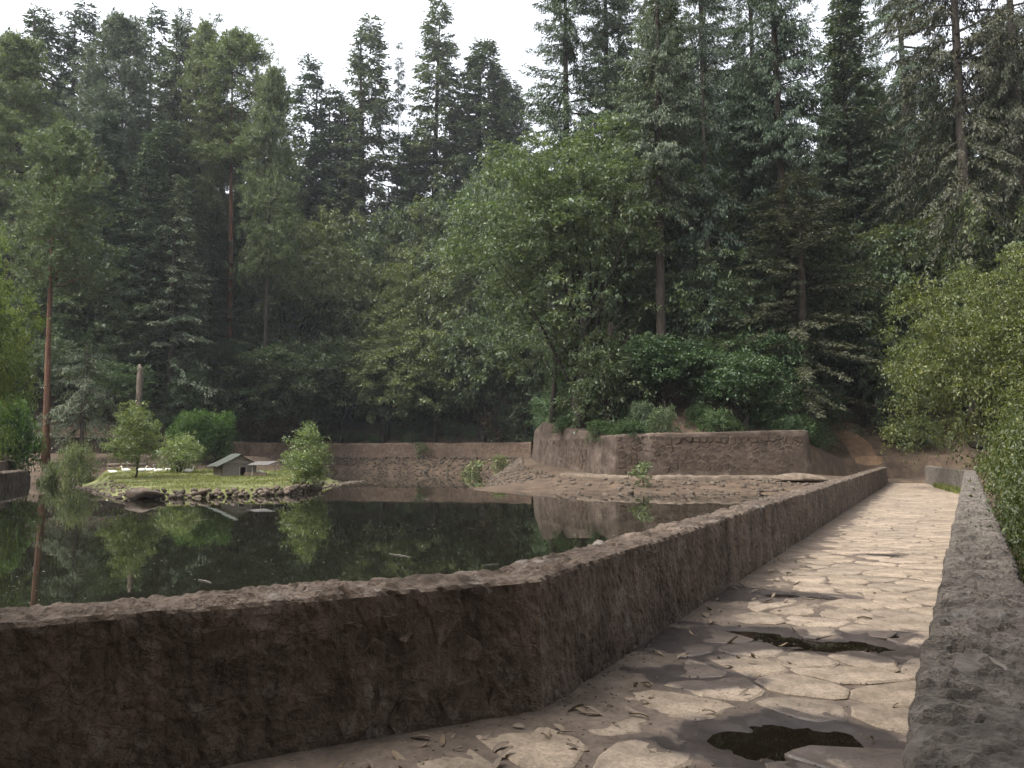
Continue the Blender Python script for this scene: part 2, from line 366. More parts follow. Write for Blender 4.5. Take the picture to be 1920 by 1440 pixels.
def height(x, y):
    x = np.atleast_1d(np.asarray(x, float)); y = np.atleast_1d(np.asarray(y, float))
    d, _, A = near_poly(x, y, W_[:, :2], W_[:, 2:])
    zb, zt, lw, zl, bw, sl = [A[..., i] for i in range(6)]
    ins = in_poly(x, y, WPOLY)
    nz = fbm(xyz(x * .11, y * .11), 3, 5); n2 = fbm(xyz(x * .6, y * .6), 3, 9)
    up = zt + sl * 75 * (1 - np.exp(-np.clip(d - 2.5, 0, None) / 75)) + nz * np.clip(d * .08, 0, 2.2)
    zo = np.where(d < 1.3, zb, up)
    t1 = np.clip(d / lw, 0, 1); t2 = (d - lw) / np.maximum(bw - lw, .5)
    zi = np.where(d < lw, zb + (zl - zb) * t1, zl - (zl + .3) * t2 + .08 * n2)
    zi = np.maximum(zi, -2.2)
    z = np.where(ins, zi, zo)
    dam = in_poly(x, y, DAM) & ins
    dr, side, _ = near_poly(x, y, R_PTS)
    dr = np.where(side < 0, dr, 0)
    zd = -.35 - 4.2 * (1 - np.exp(-np.clip(dr - .7, 0, None) / 3.5)) + .5 * np.clip(dr - 14, 0, 60)
    zd = zd + 1.0 * np.clip(-3.2 - y, 0, 9) * (dr < .3)
    zd = np.maximum(zd, np.where(d < 9, zb - .12 * d - np.where(dr > .6, .22 * np.clip(dr - .6, 0, 9), 0), -9))
    zd = np.where((y < 52.5) & (dr < .7), np.minimum(zd, -.25), zd)
    zd = np.where((y > 52.5) & (dr < .7) , np.minimum(zd, .12), zd)
    return np.where(dam, zd + .03 * n2, z)
def hz(x, y): return float(height(x, y)[0])
def axis(lo, hi, st, far_lo, far_hi):
    a = list(np.arange(lo, hi + .01, st)); s = st; v = hi
    while v < far_hi: s *= 1.35; v += s; a.append(v)
    s = st; v = lo; pre = []
    while v > far_lo: s *= 1.35; v -= s; pre.append(v)
    return np.array(pre[::-1] + a)
gx = axis(-75, 62, .8, -700, 700); gy = axis(-8, 150, .8, -300, 900)
GX, GY = np.meshgrid(gx, gy)
GZ = height(GX.ravel(), GY.ravel())
nx_, ny_ = len(gx), len(gy)
idx = np.arange(nx_ * ny_).reshape(ny_, nx_)
GF = np.stack([idx[:-1, :-1], idx[:-1, 1:], idx[1:, 1:], idx[1:, :-1]], -1).reshape(-1, 4)
ground = struct(link('ground', mesh_np('ground', np.stack([GX.ravel(), GY.ravel(), GZ], 1), GF, M['ground'], True)))

WATER_Z = -.3
water = struct(link('lake_water', mesh_py('lake_water', [(-92, -60, WATER_Z), (-40, -15.5, WATER_Z), (-8, 1.3, WATER_Z), (.0, 5.6, WATER_Z), (25.4, 53.2, WATER_Z), (22, 60, WATER_Z), (5, 120, WATER_Z), (-60, 120, WATER_Z), (-92, 60, WATER_Z)],
              [(0, 1, 2, 3, 4, 5, 6, 7, 8)], M['water'])))

# ------------------------------------------------------------------ paved path between the parapets
PUD = [  # x, y, half length, half width, turn, wet scale
    (1.50, 4.86, .24, .19, .0, 2.3), (1.86, 4.95, .22, .17, -.2, 2.3), (1.66, 5.04, .15, .17, .3, 2.3),
    (2.38, 7.66, .38, .20, -.5, 2.3), (3.02, 7.24, .42, .24, -.2, 2.0), (2.66, 7.50, .36, .13, -.45, 2.0),
    (3.72, 7.60, .14, .10, 0, 2.0), (3.45, 9.90, .30, .12, -.2, 2.4), (3.8, 9.72, .22, .08, -.3, 2.0), (6.45, 13.9, .38, .13, -.1, 2.0)]
WETX = [(1.75, 7.45, .9, .6, 0), (2.6, 9.9, .8, .6, 0), (1.9, 4.75, .62, .5, 0), (1.5, 6.2, .5, .35, .5)]
def pud_q(x, y):
    nq = .42 * fbm(xyz(x * 3.3, y * 3.3), 3, 31) + .2 * fbm(xyz(x * 13, y * 13), 2, 37)
    q = np.full(x.shape, 9.); wq = np.full(x.shape, 9.)
    for (a, b, l, ww, r, s_) in PUD:
        c, s = math.cos(r), math.sin(r); dx, dy = x - a, y - b
        e = np.hypot((dx * c + dy * s) / l, (-dx * s + dy * c) / ww)
        q = np.minimum(q, e + nq); wq = np.minimum(wq, np.hypot((dx * c + dy * s) / (l * s_), (-dx * s + dy * c) / (ww * s_)) + nq)
    for (a, b, l, ww, r) in WETX:
        wq = np.minimum(wq, np.hypot((x - a) / l, (y - b) / ww) + nq)
    return q, wq
def wetness(x, y): return sstep(1.25, .55, pud_q(x, y)[1])
def lw_dist(x, y): return near_poly(x, y, L_PTS)[0]
def path_z(x, y):
    q, _ = pud_q(x, y)
    D = sstep(1.75, .5, q)
    dl = lw_dist(x, y)
    n1 = fbm(xyz(x * 1.7, y * 1.7), 4, 3); n2 = fbm(xyz(x * 9, y * 9), 3, 13)
    return -.007 + .007 * n1 + .0055 * n2 - .034 * D + .028 * sstep(.75, .0, dl + .3 * n1), D
def lerp_poly(pts, n_per):
    out = []
    for i in range(len(pts) - 1):
        ts = n_per[i]; out += [pts[i] + (pts[i + 1] - pts[i]) * t for t in ts[:-1]]
    out.append(pts[-1]); return np.array(out)
ts0 = np.linspace(0, 1, 30); ts1 = np.linspace(0, 1, 200)
ts2 = np.linspace(0, 1, 420) ** 1.9
Lp = np.array([(-20, -5.05), (-8, 1.13), (.2, 5.34), (26.0, 53.5)]); Lp[2] += (-.06, .05)
Rp = np.array([(.95, -9), (.95, -3), (1.0, 2.0), (28.9, 53.5)])
Ll = lerp_poly(Lp, [ts0, ts1, ts2])
Rl = np.vstack([lerp_poly(Rp[:3], [ts0, ts1])[:-1], [np.array((1.02, 2.03)) + np.array((22.05 - 1.02, 37.6 - 2.03)) * (t / .735) if t < .735 else np.array((22.05, 37.6)) + np.array((6.6, 15.9)) * ((t - .735) / .265) for t in ts2]])
cols = 72
tc_ = np.linspace(-.012, 1.012, cols)
PX = Ll[:, None, 0] * (1 - tc_) + Rl[:, None, 0] * tc_; PY = Ll[:, None, 1] * (1 - tc_) + Rl[:, None, 1] * tc_
px, py = PX.ravel(), PY.ravel(); pz, pD = path_z(px, py)
idp = np.arange(len(px)).reshape(len(Ll), cols)
PF = np.stack([idp[:-1, :-1], idp[:-1, 1:], idp[1:, 1:], idp[1:, :-1]], -1).reshape(-1, 4)
pme = mesh_np('path', np.stack([px, py, pz], 1), PF, M['path_dirt'], True)
at_w = pme.attributes.new('wet', 'FLOAT', 'POINT'); at_w.data.foreach_set('value', wetness(px, py).astype(np.float32))
path = struct(link('path', pme))
# puddle sheets: only the part that lies in a hollow of the path shows
for k, (a, b, l, ww) in enumerate([(1.66, 4.93, .62, .45), (2.75, 7.45, 1.0, .62), (3.6, 9.83, .62, .3), (6.45, 13.9, .6, .3), (3.72, 7.6, .2, .18)]):
    V = [(a + l * math.cos(t) * (1 + .1 * math.sin(3 * t)), b + ww * math.sin(t) * (1 + .1 * math.cos(2 * t)), -.0262) for t in np.linspace(0, 2 * math.pi, 28, endpoint=False)]
    o = link('puddle', mesh_py('puddle', V, [tuple(range(28))], M['puddle'])); struct(o)

# flagstones: irregular cells set in the dirt
def clip(poly, p, nrm):
    out = []
    for i in range(len(poly)):
        a, b = poly[i], poly[(i + 1) % len(poly)]
        da, db = (a - p) @ nrm, (b - p) @ nrm
        if da <= 0: out.append(a)
        if (da < 0 < db) or (db < 0 < da): out.append(a + (b - a) * (da / (da - db)))
    return out
def cells(seeds, bounds_fn, gap_fn, box=1.0, reach=2.2):
    seeds = np.array(seeds); res = []
    for i, p in enumerate(seeds):
        poly = [p + np.array(v) * box for v in ((-1, -1), (1, -1), (1, 1), (-1, 1))]
        d = np.linalg.norm(seeds - p, axis=1); g = gap_fn(p)
        for j in np.argsort(d)[1:24]:
            if d[j] > reach * box: break
            nrm = (seeds[j] - p) / d[j]; poly = clip(poly, p + nrm * (d[j] / 2 - g), nrm)
            if len(poly) < 3: break
        if len(poly) >= 3:
            for q, nrm in bounds_fn(p):
                poly = clip(poly, q, nrm)
                if len(poly) < 3: break
        if len(poly) >= 3: res.append((p, np.array(poly)))
    return res
def soften(poly, jit, g, maxn=11):
    P = []
    n = len(poly)
    for i in range(n):
        a, b = poly[i], poly[(i + 1) % n]; ln = np.linalg.norm(b - a)
        if ln < .03: continue
        P.append(a * .8 + b * .2)
        if ln > .3 and len(P) < maxn - 2: P.append(a * .5 + b * .5 + g.normal(size=2) * jit * 1.3)
        P.append(a * .2 + b * .8)
    P = np.array(P)
    return P + g.normal(size=P.shape) * jit if len(P) else P
def lineseg(pts, i):
    a, b = pts[i], pts[i + 1]; d = (b - a) / np.linalg.norm(b - a); return a, d
def path_bounds(p):
    out = []
    a, d = lineseg(L_PTS, 2); out.append((a + np.array((d[1], -d[0])) * .03, np.array((-d[1], d[0]))))
    if p[1] < 6.2 and p[0] < .9:
        a, d = lineseg(L_PTS, 1); out = [(a + np.array((d[1], -d[0])) * .03, np.array((-d[1], d[0])))] + (out if p[1] > 5.0 and p[0] > .1 else [])
    i = 2 if p[1] < 37.6 - .0 else 3
    a, d = lineseg(R_PTS, i); out.append((a - np.array((d[1], -d[0])) * .02, np.array((d[1], -d[0]))))
    return out
def path_inside(p):
    return all((p - q) @ nrm < -.05 for q, nrm in path_bounds(p))
seeds = []
g = np.random.default_rng(21)
for _ in range(60000):
    y = 2.6 + 50.5 * g.random() ** 1.5; x = g.uniform(-3.2, 28)
    p = np.array((x, y))
    if y < 4.6 and x < -2.4: continue
    if not path_inside(p): continue
    r = .5 + .45 * g.random()
    if y > 24: r *= 1.05
    if seeds:
        S = np.array(seeds)
        if np.min(np.hypot((S[:, 0] - x), (S[:, 1] - y))) < r * .78: continue
    seeds.append(p)
def gapf(p):
    dl = float(lw_dist(p[:1], p[1:])[0]) if False else float(near_poly(np.array([p[0]]), np.array([p[1]]), L_PTS)[0][0])
    return .004 + .012 * g.random() + .04 * math.exp(-dl / .6) + (.02 if p[1] < 6 and p[0] < 1.2 else 0)
cl = cells(seeds, path_bounds, gapf, .85)
stones = []
for p, poly in cl:
    x, y = p
    q = float(pud_q(np.array([x]), np.array([y]))[0][0]); dl = float(near_poly(np.array([x]), np.array([y]), L_PTS)[0][0])
    if q < 1.4: continue
    if dl < .33 and g.random() < .45: continue
    P = soften(poly, .014, g)
    if len(P) < 4: continue
    if np.ptp(P[:, 0]) < .1 or np.ptp(P[:, 1]) < .1: continue
    c = P.mean(0); n = len(P)
    z0 = g.uniform(-.001, .009); tl = g.normal(size=2) * .008
    D = sstep(1.3, .6, pud_q(P[:, 0], P[:, 1])[0])
    def zz(Q, off, Dm=None): return z0 + (Q - c) @ tl + off - (.012 * (D if Dm is None else Dm))
    In = c + (P - c) * (1 - .022 / np.maximum(np.linalg.norm(P - c, axis=1), .06))[:, None]
    Mid = c + (P - c) * .5
    Dm = sstep(1.3, .6, pud_q(Mid[:, 0], Mid[:, 1])[0])
    V = np.vstack([np.column_stack([Mid, zz(Mid, g.normal(size=n) * .0015, Dm)]), np.column_stack([In, zz(In, g.normal(size=n) * .002)]), np.column_stack([P, zz(P, -.011)]), np.column_stack([P, zz(P, -.06)])])
    V[:, :2] -= c
    F = [tuple(range(n))]
    for r_ in range(3):
        for k in range(n): F.append((r_ * n + k, (r_ + 1) * n + k, (r_ + 1) * n + (k + 1) % n, r_ * n + (k + 1) % n))
    stones.append((y, c, V, F))
stones.sort(key=lambda s: s[0])
def stone_mesh(name, V, F, off):
    me = mesh_py(name, V, F, M['flag'])
    X = np.array([v.co[:] for v in me.vertices]); a_ = me.attributes.new('wet', 'FLOAT', 'POINT')
    a_.data.foreach_set('value', wetness(X[:, 0] + off[0], X[:, 1] + off[1]).astype(np.float32)); return me
for y, c, V, F in stones[:290]:
    link('flagstone', stone_mesh('flagstone', V, F, c), path, (c[0], c[1], 0))
rest = [([(v[0] + c[0], v[1] + c[1], v[2]) for v in V], F) for y, c, V, F in stones[290:]]
if rest:
    V, F = merge(rest); stuff(link('far_paving', stone_mesh('far_paving', V, F, (0, 0)), path))

# ------------------------------------------------------------------ masonry walls
def wall_mesh(name, pts, prof_fn, steps, side, disp, mat, smooth=True):
    """pts: foot line; side=+1 outward is to the left of travel. prof_fn(s) -> list of (offset outward, z, normal_off, normal_z)"""
    pts = np.array(pts, float)
    dirs = [(pts[i + 1] - pts[i]) / np.linalg.norm(pts[i + 1] - pts[i]) for i in range(len(pts) - 1)]
    nr = [np.array((-d[1], d[0])) * side for d in dirs]
    cum = np.concatenate([[0], np.cumsum([np.linalg.norm(pts[i + 1] - pts[i]) for i in range(len(pts) - 1)])])
    S = np.unique(np.concatenate([steps[(steps > 0) & (steps < cum[-1])], cum]))
    V = []; Nn = []
    for s in S:
        i = min(np.searchsorted(cum, s, 'right') - 1, len(dirs) - 1)
        p = pts[i] + dirs[i] * (s - cum[i]); nn = nr[i]; k = 1.
        for j in range(1, len(pts) - 1):
            if abs(s - cum[j]) < .28:                      # miter, softened round the corner
                t = (s - cum[j]) / .28 * .5 + .5
                nn = nr[j - 1] * (1 - t) + nr[j] * t; nn = nn / np.linalg.norm(nn)
        for (o, z, no, nz) in prof_fn(s, cum[-1]):
            q = p + nn * o * k; V.append((q[0], q[1], z)); Nn.append((nn[0] * no, nn[1] * no, nz))
    m = len(prof_fn(0, 1)); V = np.array(V); Nn = np.array(Nn); Nn /= np.linalg.norm(Nn, axis=1)[:, None]
    V = V + Nn * disp(V, Nn)[:, None]
    n = len(S); ix = np.arange(n * m).reshape(n, m)
    F = np.stack([ix[:-1, :-1], ix[1:, :-1], ix[1:, 1:], ix[:-1, 1:]], -1).reshape(-1, 4)
    if side > 0: F = F[:, ::-1]
    Fl = [tuple(f) for f in F] + [tuple(ix[0]), tuple(ix[-1][::-1])]
    return mesh_py(name, V, Fl, mat, smooth)
def profile(h0, h1, wd, nf, nt_, foot=-.25, batter=.02, back=-2.5, nb=8):
    def fn(s, tot):
        h = h0 + (h1 - h0) * s / tot; P = []
        for z in np.linspace(foot, h - .035, nf): P.append((batter * (z / h), z, -1, 0.05))
        P.append((batter + .012, h - .01, -1, .8)); P.append((batter + .04, h, -.4, 1))
        for t in np.linspace(0, 1, nt_)[1:-1]: P.append((batter + .04 + (wd - .08) * t, h + .008 * math.sin(math.pi * t), 0, 1))
        P.append((wd - .04 + batter, h, .4, 1)); P.append((wd + batter - .012, h - .01, 1, .8))
        for z in np.linspace(h - .035, back, nb): P.append((wd + batter, z, 1, .05))
        return P
    return fn
def par_disp(top_amp, face_amp, seed):
    def f(V, Nn):
        top = np.clip(Nn[:, 2], 0, 1)
        P = V * np.array((1, 1, 1))
        big = fbm(P * 1.4, 3, seed) ; mid = fbm(P * 5.5, 3, seed + 3)
        f1, f2, idv = worley(V * np.array((6, 6, 9)) + .5 * mid[:, None], seed + 5)
        crack = sstep(.0, .16, f2 - f1)
        g1, g2, gid = worley(V * np.array((15, 15, 15)) + .5 * mid[:, None], seed + 9)
        ledge = (idv - .5) * .8 + (gid - .5) * .75
        face = face_amp * (.5 * big + .3 * mid + .3 * (crack - .6) + .32 * fbm(V * np.array((16, 16, 6)), 3, seed + 31))
        fine = fbm(V * 22, 2, seed + 21)
        tp = top_amp * (.35 * big + .25 * mid + .9 * ledge + .2 * (crack - .7) + .22 * fine)
        return face * (1 - top) + tp * top
    return f
def steps_from(total, s0, fine, grow, reach):
    """samples along a wall, finest near arc length s0"""
    out = [s0]; s = s0; d = fine
    while s < total: s += d; d = fine + max(0, abs(s - s0) - reach) * grow; out.append(s)
    s = s0; d = fine
    while s > 0: s -= d; d = fine + max(0, abs(s - s0) - reach) * grow; out.append(s)
    return np.array(sorted(out))
lw_pts = [(-12, -.93), (.2, 5.34), (25.75, 53.0)]
s_corner = math.hypot(12.2, 6.27)
me = wall_mesh('masonry', lw_pts, profile(.84, 1.12, .45, 27, 15), steps_from(80, s_corner, .026, .012, 3.2), +1, par_disp(.04, .034, 3), M['parapet'], False)
par_l = empty('stone_parapet', (.2, 5.34, 0)); o = link('masonry', me, par_l); o.matrix_parent_inverse = Matrix.Translation((-.2, -5.34, 0))
tag(par_l, 'low brown stone parapet between the lake and the path, bending at its near corner', 'parapet')
rw_pts = [(.92, -3), (.96, 2.05), (22.0, 37.6), (28.6, 53.5)]
me = wall_mesh('masonry', rw_pts, profile(.85, 1.2, .47, 16, 22, back=-5), steps_from(70, 7.0, .024, .012, 2.2), -1, par_disp(.036, .034, 43), M['parapet_grey'], False)
par_r = empty('stone_parapet', (.96, 2.05, 0)); o = link('masonry', me, par_r); o.matrix_parent_inverse = Matrix.Translation((-.96, -2.05, 0))
tag(par_r, 'low grey stone parapet along the right edge of the path beside the bushes', 'parapet')

# flat stones bedded in the wall tops
def slab_vf(g, a, b, th, n=8):
    t = np.linspace(0, 2 * math.pi, n, endpoint=False) + g.uniform(-.25, .25, n); r = g.uniform(.75, 1.08, n)
    P = np.column_stack([a * np.cos(t) * r, b * np.sin(t) * r])
    V = [(x * .9, y * .9, th + g.normal() * .003) for x, y in P] + [(x, y, th * .55) for x, y in P] + [(x * .97, y * .97, -th) for x, y in P]
    F = [tuple(range(n))] + [(k, n + k, n + (k + 1) % n, (k + 1) % n) for k in range(n)] + [(n + k, 2 * n + k, 2 * n + (k + 1) % n, n + (k + 1) % n) for k in range(n)]
    return V, F
g = np.random.default_rng(5)
SL = [mesh_py('cap_stone', *slab_vf(g, a, b, .02), M['cap']) for a, b in [(.13, .08), (.16, .09), (.1, .07), (.2, .1), (.09, .05), (.15, .11), (.12, .06), (.22, .12)]]
def cap_row(parent, a, b, wd, side, count, h0, h1, z_off, inv, lo=.3, hi=.75, pw=1.7):
    a = np.array(a); b = np.array(b); d = b - a; ln = np.linalg.norm(d); d = d / ln; nn = np.array((-d[1], d[0])) * side
    for _ in range(count):
        t = g.random() ** pw; off = g.uniform(lo, hi) * wd
        p = a + d * ln * t + nn * off; h = h0 + (h1 - h0) * t
        o = link('cap_stone', SL[g.integers(len(SL))], parent, (p[0], p[1], h + z_off + g.uniform(-.012, .008)), (g.normal() * .07, g.normal() * .07, math.atan2(d[1], d[0]) + g.normal() * .15), None)
        k = g.uniform(.6, 1.15); o.scale = (k, k, g.uniform(.6, 1.2)); o.matrix_parent_inverse = inv
ir = Matrix.Translation((-.96, -2.05, 0)); il = Matrix.Translation((-.2, -5.34, 0))
cap_row(par_r, (1.2, 2.4), (9.5, 16.4), .47, -1, 70, .855, .94, -.004, ir)
cap_row(par_l, (.39, 5.69), (9.5, 22.7), .43, 1, 110, .845, .93, -.012, il)
cap_row(par_l, (-.2, 5.13), (-3.2, 3.6), .46, -1 * -1 * -1, 60, .845, .80, -.012, il, pw=1.)
# rounded rubble showing in the near face of the lake-side parapet
RK = None and [mesh_np('face_stone', *rock_vf(40 + k, 2, (1.25, .5, .85), .2, .7), M['parapet'], True) for k in range(6)]
dl_ = np.array((-2.7, -1.39)); dl_ /= np.linalg.norm(dl_); nl_ = np.array((-dl_[1], dl_[0])) ; 
# retaining walls behind the lake
def ret_profile(zb, zt, thick, batter, n=14):
    def fn(s, tot):
        t = s / tot; b0 = float(np.interp(t, zb[0], zb[1])); t0 = float(np.interp(t, zt[0], zt[1])); P = []
        for z in np.linspace(b0 - .7, t0 - .08, n): P.append((batter * (z - b0), z, -1, .1))
        o = batter * (t0 - b0); P += [(o + .03, t0 - .02, -.8, .8), (o + .15, t0, -.1, 1)]
        for q in np.linspace(.3, thick, 5): P.append((o + q, t0 + .02, 0, 1))
        P.append((o + thick + .05, t0 - 1.2, 1, .3))
        return P
    return fn
def wdisp(amp, fs, seed):
    def f(V, Nn):
        f1, f2, idv = worley(V * np.array((fs, fs, fs * 1.3)), seed)
        return amp * (.8 * fbm(V * .7, 3, seed) + .5 * fbm(V * 3, 3, seed + 2) + .5 * (sstep(0, .18, f2 - f1) - .6) * (idv > .35))
    return f
def add_wall_stones(parent, a, b, z0, z1, batter, side, size, count, mat, proud=.03, seed=1, inv=None):
    """masonry blocks with their own edges set slightly proud of the pale mortar face"""
    gg = np.random.default_rng(seed); a = np.array(a, float); b = np.array(b, float); ln = np.linalg.norm(b - a); d = (b - a) / ln; nn = np.array((-d[1], d[0])) * side
    sd = []
    for _ in range(count * 40):
        p = np.array((gg.uniform(.1, ln - .1), gg.uniform(z0 + .05, z1 - .12)))
        if sd and np.min(np.linalg.norm((np.array(sd) - p) * np.array((1, 1.25)), axis=1)) < size * gg.uniform(.7, 1.): continue
        sd.append(p)
        if len(sd) >= count: break
    bd = lambda p: [(np.array((.02, 0)), np.array((-1., 0))), (np.array((ln - .02, 0)), np.array((1., 0))), (np.array((0, z0)), np.array((0, -1.))), (np.array((0, z1 - .05)), np.array((0, 1.)))]
    for p, poly in cells(sd, bd, lambda p: .025 + .03 * gg.random(), size * 1.2):
        P = soften(poly, .018, gg, 9)
        if len(P) < 4: continue
        c = P.mean(0); n = len(P); k = proud * gg.uniform(.3, 1.5)
        In = c + (P - c) * .82
        V = [(x - c[0], -k + gg.normal() * .008, z - c[1]) for x, z in In] + [(x - c[0], -k * .35, z - c[1]) for x, z in P] + [(x - c[0], .12, z - c[1]) for x, z in P]
        F = [tuple(range(n))] + [(r * n + q, (r + 1) * n + q, (r + 1) * n + (q + 1) % n, r * n + (q + 1) % n) for r in (0, 1) for q in range(n)]
        w = a + d * c[0] + nn * (batter * (c[1] - z0) + (.012 if inv is not None else 0))
        o = link('block', mesh_py('block', V, F, mat), parent, (w[0], w[1], c[1]), (math.atan(-batter) * 0, 0, math.atan2(d[1], d[0])))
        if inv is not None: o.matrix_parent_inverse = inv
add_wall_stones(par_l, (-4.2, 3.078), (.1, 5.289), .04, .8, .024, +1, .3, 75, M['parapet'], .006, 12, il)
M['block'] = rock_mat('bastion_block', (.034, .025, .019), (.06, .043, .032), (.1, .074, .055), scale=1.6, bump=.8, obj_rand=.22, moss=.15)
M['far_plaster'] = rock_mat('far_wall_plaster', (.1, .07, .052), (.18, .128, .096), (.26, .195, .15), scale=.9, bump=.8, streak=.5, moss=.1, obj_rand=.15)
bas = empty('retaining_wall', (0, 0, 0)); tag(bas, 'tall brown stone bastion wall on the far bank with rounded end by the path', 'wall')
bp = [(2.75, 109), (2.4, 72), (5.8, 60.2), (6.6, 58.0), (6.3, 55.6), (7.3, 54.8), (20.6, 54.0), (21.25, 54.4), (21.5, 55.2), (21.6, 59.5)]
lens = np.concatenate([[0], np.cumsum([math.dist(bp[i], bp[i + 1]) for i in range(len(bp) - 1)])]); T = lens / lens[-1]
zb_ = [1.8, 1.2, .55, .5, .5, .5, .6, .6, .6, .8]; zt_ = [5.6, 5.05, 3.75, 3.4, 3.35, 3.42, 3.72, 3.72, 3.7, 3.5]
link('masonry', wall_mesh('masonry', bp, ret_profile((T, zb_), (T, zt_), 1.6, .12), np.arange(0, 60, .22), +1, wdisp(.09, 1.5, 61), M['mortar']), bas)
add_wall_stones(bas, (7.5, 54.76), (20.5, 54.02), .6, 3.35, .12, +1, .55, 130, M['block'], .035, 3)
add_wall_stones(bas, (2.5, 71.8), (5.75, 60.5), .9, 3.4, .12, +1, .6, 40, M['block'], .035, 4)
kb = empty('ledge_kerb', (0, 0, 0)); tag(kb, 'low stone kerb edging the bank in front of the bastion wall', 'kerb')
link('masonry', wall_mesh('masonry', [(3.6, 58.5), (5.2, 54.0), (8.0, 50.6), (19.5, 49.6)], ret_profile(([0, 1], [.1, .05]), ([0, 1], [.62, .5]), .7, .15, 7), np.arange(0, 40, .18), +1, wdisp(.12, 2.2, 63), M['rubble']), kb)
farw = empty('retaining_wall', (0, 0, 0)); tag(farw, 'long low brown retaining wall along the far shore below the dark trees', 'wall')
fp_ = [(-37.5, 95.5), (-36, 106), (-27, 117), (2.7, 109.2)]
link('masonry', wall_mesh('masonry', fp_, ret_profile(([0, 1], [1.85, 1.8]), ([0, .4, .42, .75, .77, 1], [3.95, 3.9, 4.0, 4.0, 3.88, 4.05]), 1.6, .06), np.arange(0, 90, .3), +1, wdisp(.07, 1.2, 71), M['far_plaster']), farw)
for (a, b, n, sd) in [((-26.7, 116.95), (2.4, 109.3), 130, 5)]:
    add_wall_stones(farw, a, b, 1.95, 3.75, .06, +1, .75, n, M['far_plaster'], .03, sd)
terr = empty('terrace_wall', (0, 0, 0)); tag(terr, 'dark lower terrace wall behind the slender drooping tree on the left bank', 'wall')
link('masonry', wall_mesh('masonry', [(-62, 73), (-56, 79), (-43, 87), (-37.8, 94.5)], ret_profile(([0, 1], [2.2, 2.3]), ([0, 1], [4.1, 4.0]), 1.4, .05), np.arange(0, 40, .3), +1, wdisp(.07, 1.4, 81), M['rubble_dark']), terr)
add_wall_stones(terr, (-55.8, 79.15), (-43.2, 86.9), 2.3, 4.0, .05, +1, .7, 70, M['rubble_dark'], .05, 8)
terr2 = empty('terrace_wall', (0, 0, 0)); tag(terr2, 'upper terrace wall of loose stones behind the tall red pine trunk', 'wall')
link('masonry', wall_mesh('masonry', [(-64, 75), (-57.5, 81.2), (-44.5, 89.2), (-40, 96)], ret_profile(([0, 1], [4.0, 4.0]), ([0, 1], [5.6, 5.6]), 1.4, .12), np.arange(0, 40, .3), +1, wdisp(.12, 1.6, 91), M['rubble']), terr2)
add_wall_stones(terr2, (-57.3, 81.35), (-44.7, 89.1), 4.05, 5.5, .12, +1, .55, 90, M['rubble'], .08, 9)
cp = link('coping', mesh_py('coping', *box_vf(-8, 8, -.3, .35, -.06, .06), M['slab']), terr, ((-43.2 - 55.8) / 2 + .1, (86.8 + 79.1) / 2 + .15, 4.08), (0, 0, math.atan2(7.7, 12.6)))
# quay at the left edge
qy = empty('quay_wall', (0, 0, 0)); tag(qy, 'stepped stone quay at the left edge of the lake below the round bush', 'wall')
q0 = np.array(on_plane(-60, 926, -.3)); q1 = np.array(on_plane(58, 906, -.3)); qd = (q1 - q0) / np.linalg.norm(q1 - q0); qn = np.array((-qd[1], qd[0]))
link('lower_tier', wall_mesh('lower_tier', [q0, q1, q1 + qn * 3], ret_profile(([0, 1], [-.4, -.4]), ([0, 1], [.75, .75]), 1.5, .08), np.arange(0, 30, .2), +1, wdisp(.1, 1.8, 95), M['mortar']), qy)
u0 = q0 + qn * 1.3; u1 = q1 + qn * 1.3 + qd * 1.1
link('upper_tier', wall_mesh('upper_tier', [u0, u1, u1 + qn * 4], ret_profile(([0, 1], [.4, .4]), ([0, 1], [1.55, 1.5]), 1.6, .05), np.arange(0, 30, .2), +1, wdisp(.06, 1.8, 97), M['bastion']), qy)

# ------------------------------------------------------------------ island
def img_pts(L, z): return np.array([on_plane(u, v, z) for u, v in L])
isl_out = np.vstack([img_pts([(138, 913), (165, 921), (222, 935), (300, 935), (380, 933), (470, 931), (545, 927), (600, 917), (650, 908), (688, 902)], WATER_Z), np.array([((u - 960) / FPX * Y, Y) for u, Y in [(660, 63), (600, 65), (520, 66.5), (400, 67), (260, 67), (180, 65.5), (140, 61)]])])
isl_top_c = isl_out.mean(0)
def isl_z(x, y):
    d, _, _ = near_poly(x, y, np.vstack([isl_out, isl_out[:1]])); ins = in_poly(x, y, isl_out)
    n = fbm(xyz(x * .35, y * .35), 3, 77)
    # the spit at the right and the slope at the left stay low
    lowr = sstep(.262, .235, -x / np.maximum(y, 1)); lowl = sstep(.515, .545, -x / np.maximum(y, 1))
    top = .12 + .029 * np.clip(y - 42, 0, 40) + .06 * n - .45 * lowr - .1 * lowl
    wd = 1.3 + 3.2 * lowl + 1.2 * lowr
    z = WATER_Z - .1 + (np.maximum(top, -.12) - WATER_Z + .1) * sstep(0, 1, np.clip(d / wd, 0, 1) ** .8)
    return np.where(ins, z, WATER_Z - .1 - d * .5)
ix = np.arange(isl_out[:, 0].min() - 1, isl_out[:, 0].max() + 1, .3); iy = np.arange(isl_out[:, 1].min() - 1, isl_out[:, 1].max() + 1, .4)
IX, IY = np.meshgrid(ix, iy); IZ = isl_z(IX.ravel(), IY.ravel()) + .025 * fbm(xyz(IX.ravel() * 2, IY.ravel() * 2), 2, 8)
ii = np.arange(IX.size).reshape(IX.shape); IF = np.stack([ii[:-1, :-1], ii[:-1, 1:], ii[1:, 1:], ii[1:, :-1]], -1).reshape(-1, 4)
keep = (IZ[IF] > -.75).any(1)
island = struct(link('island_ground', mesh_np('island_ground', np.stack([IX.ravel(), IY.ravel(), IZ], 1), IF[keep], M['grass_soil'], True)))
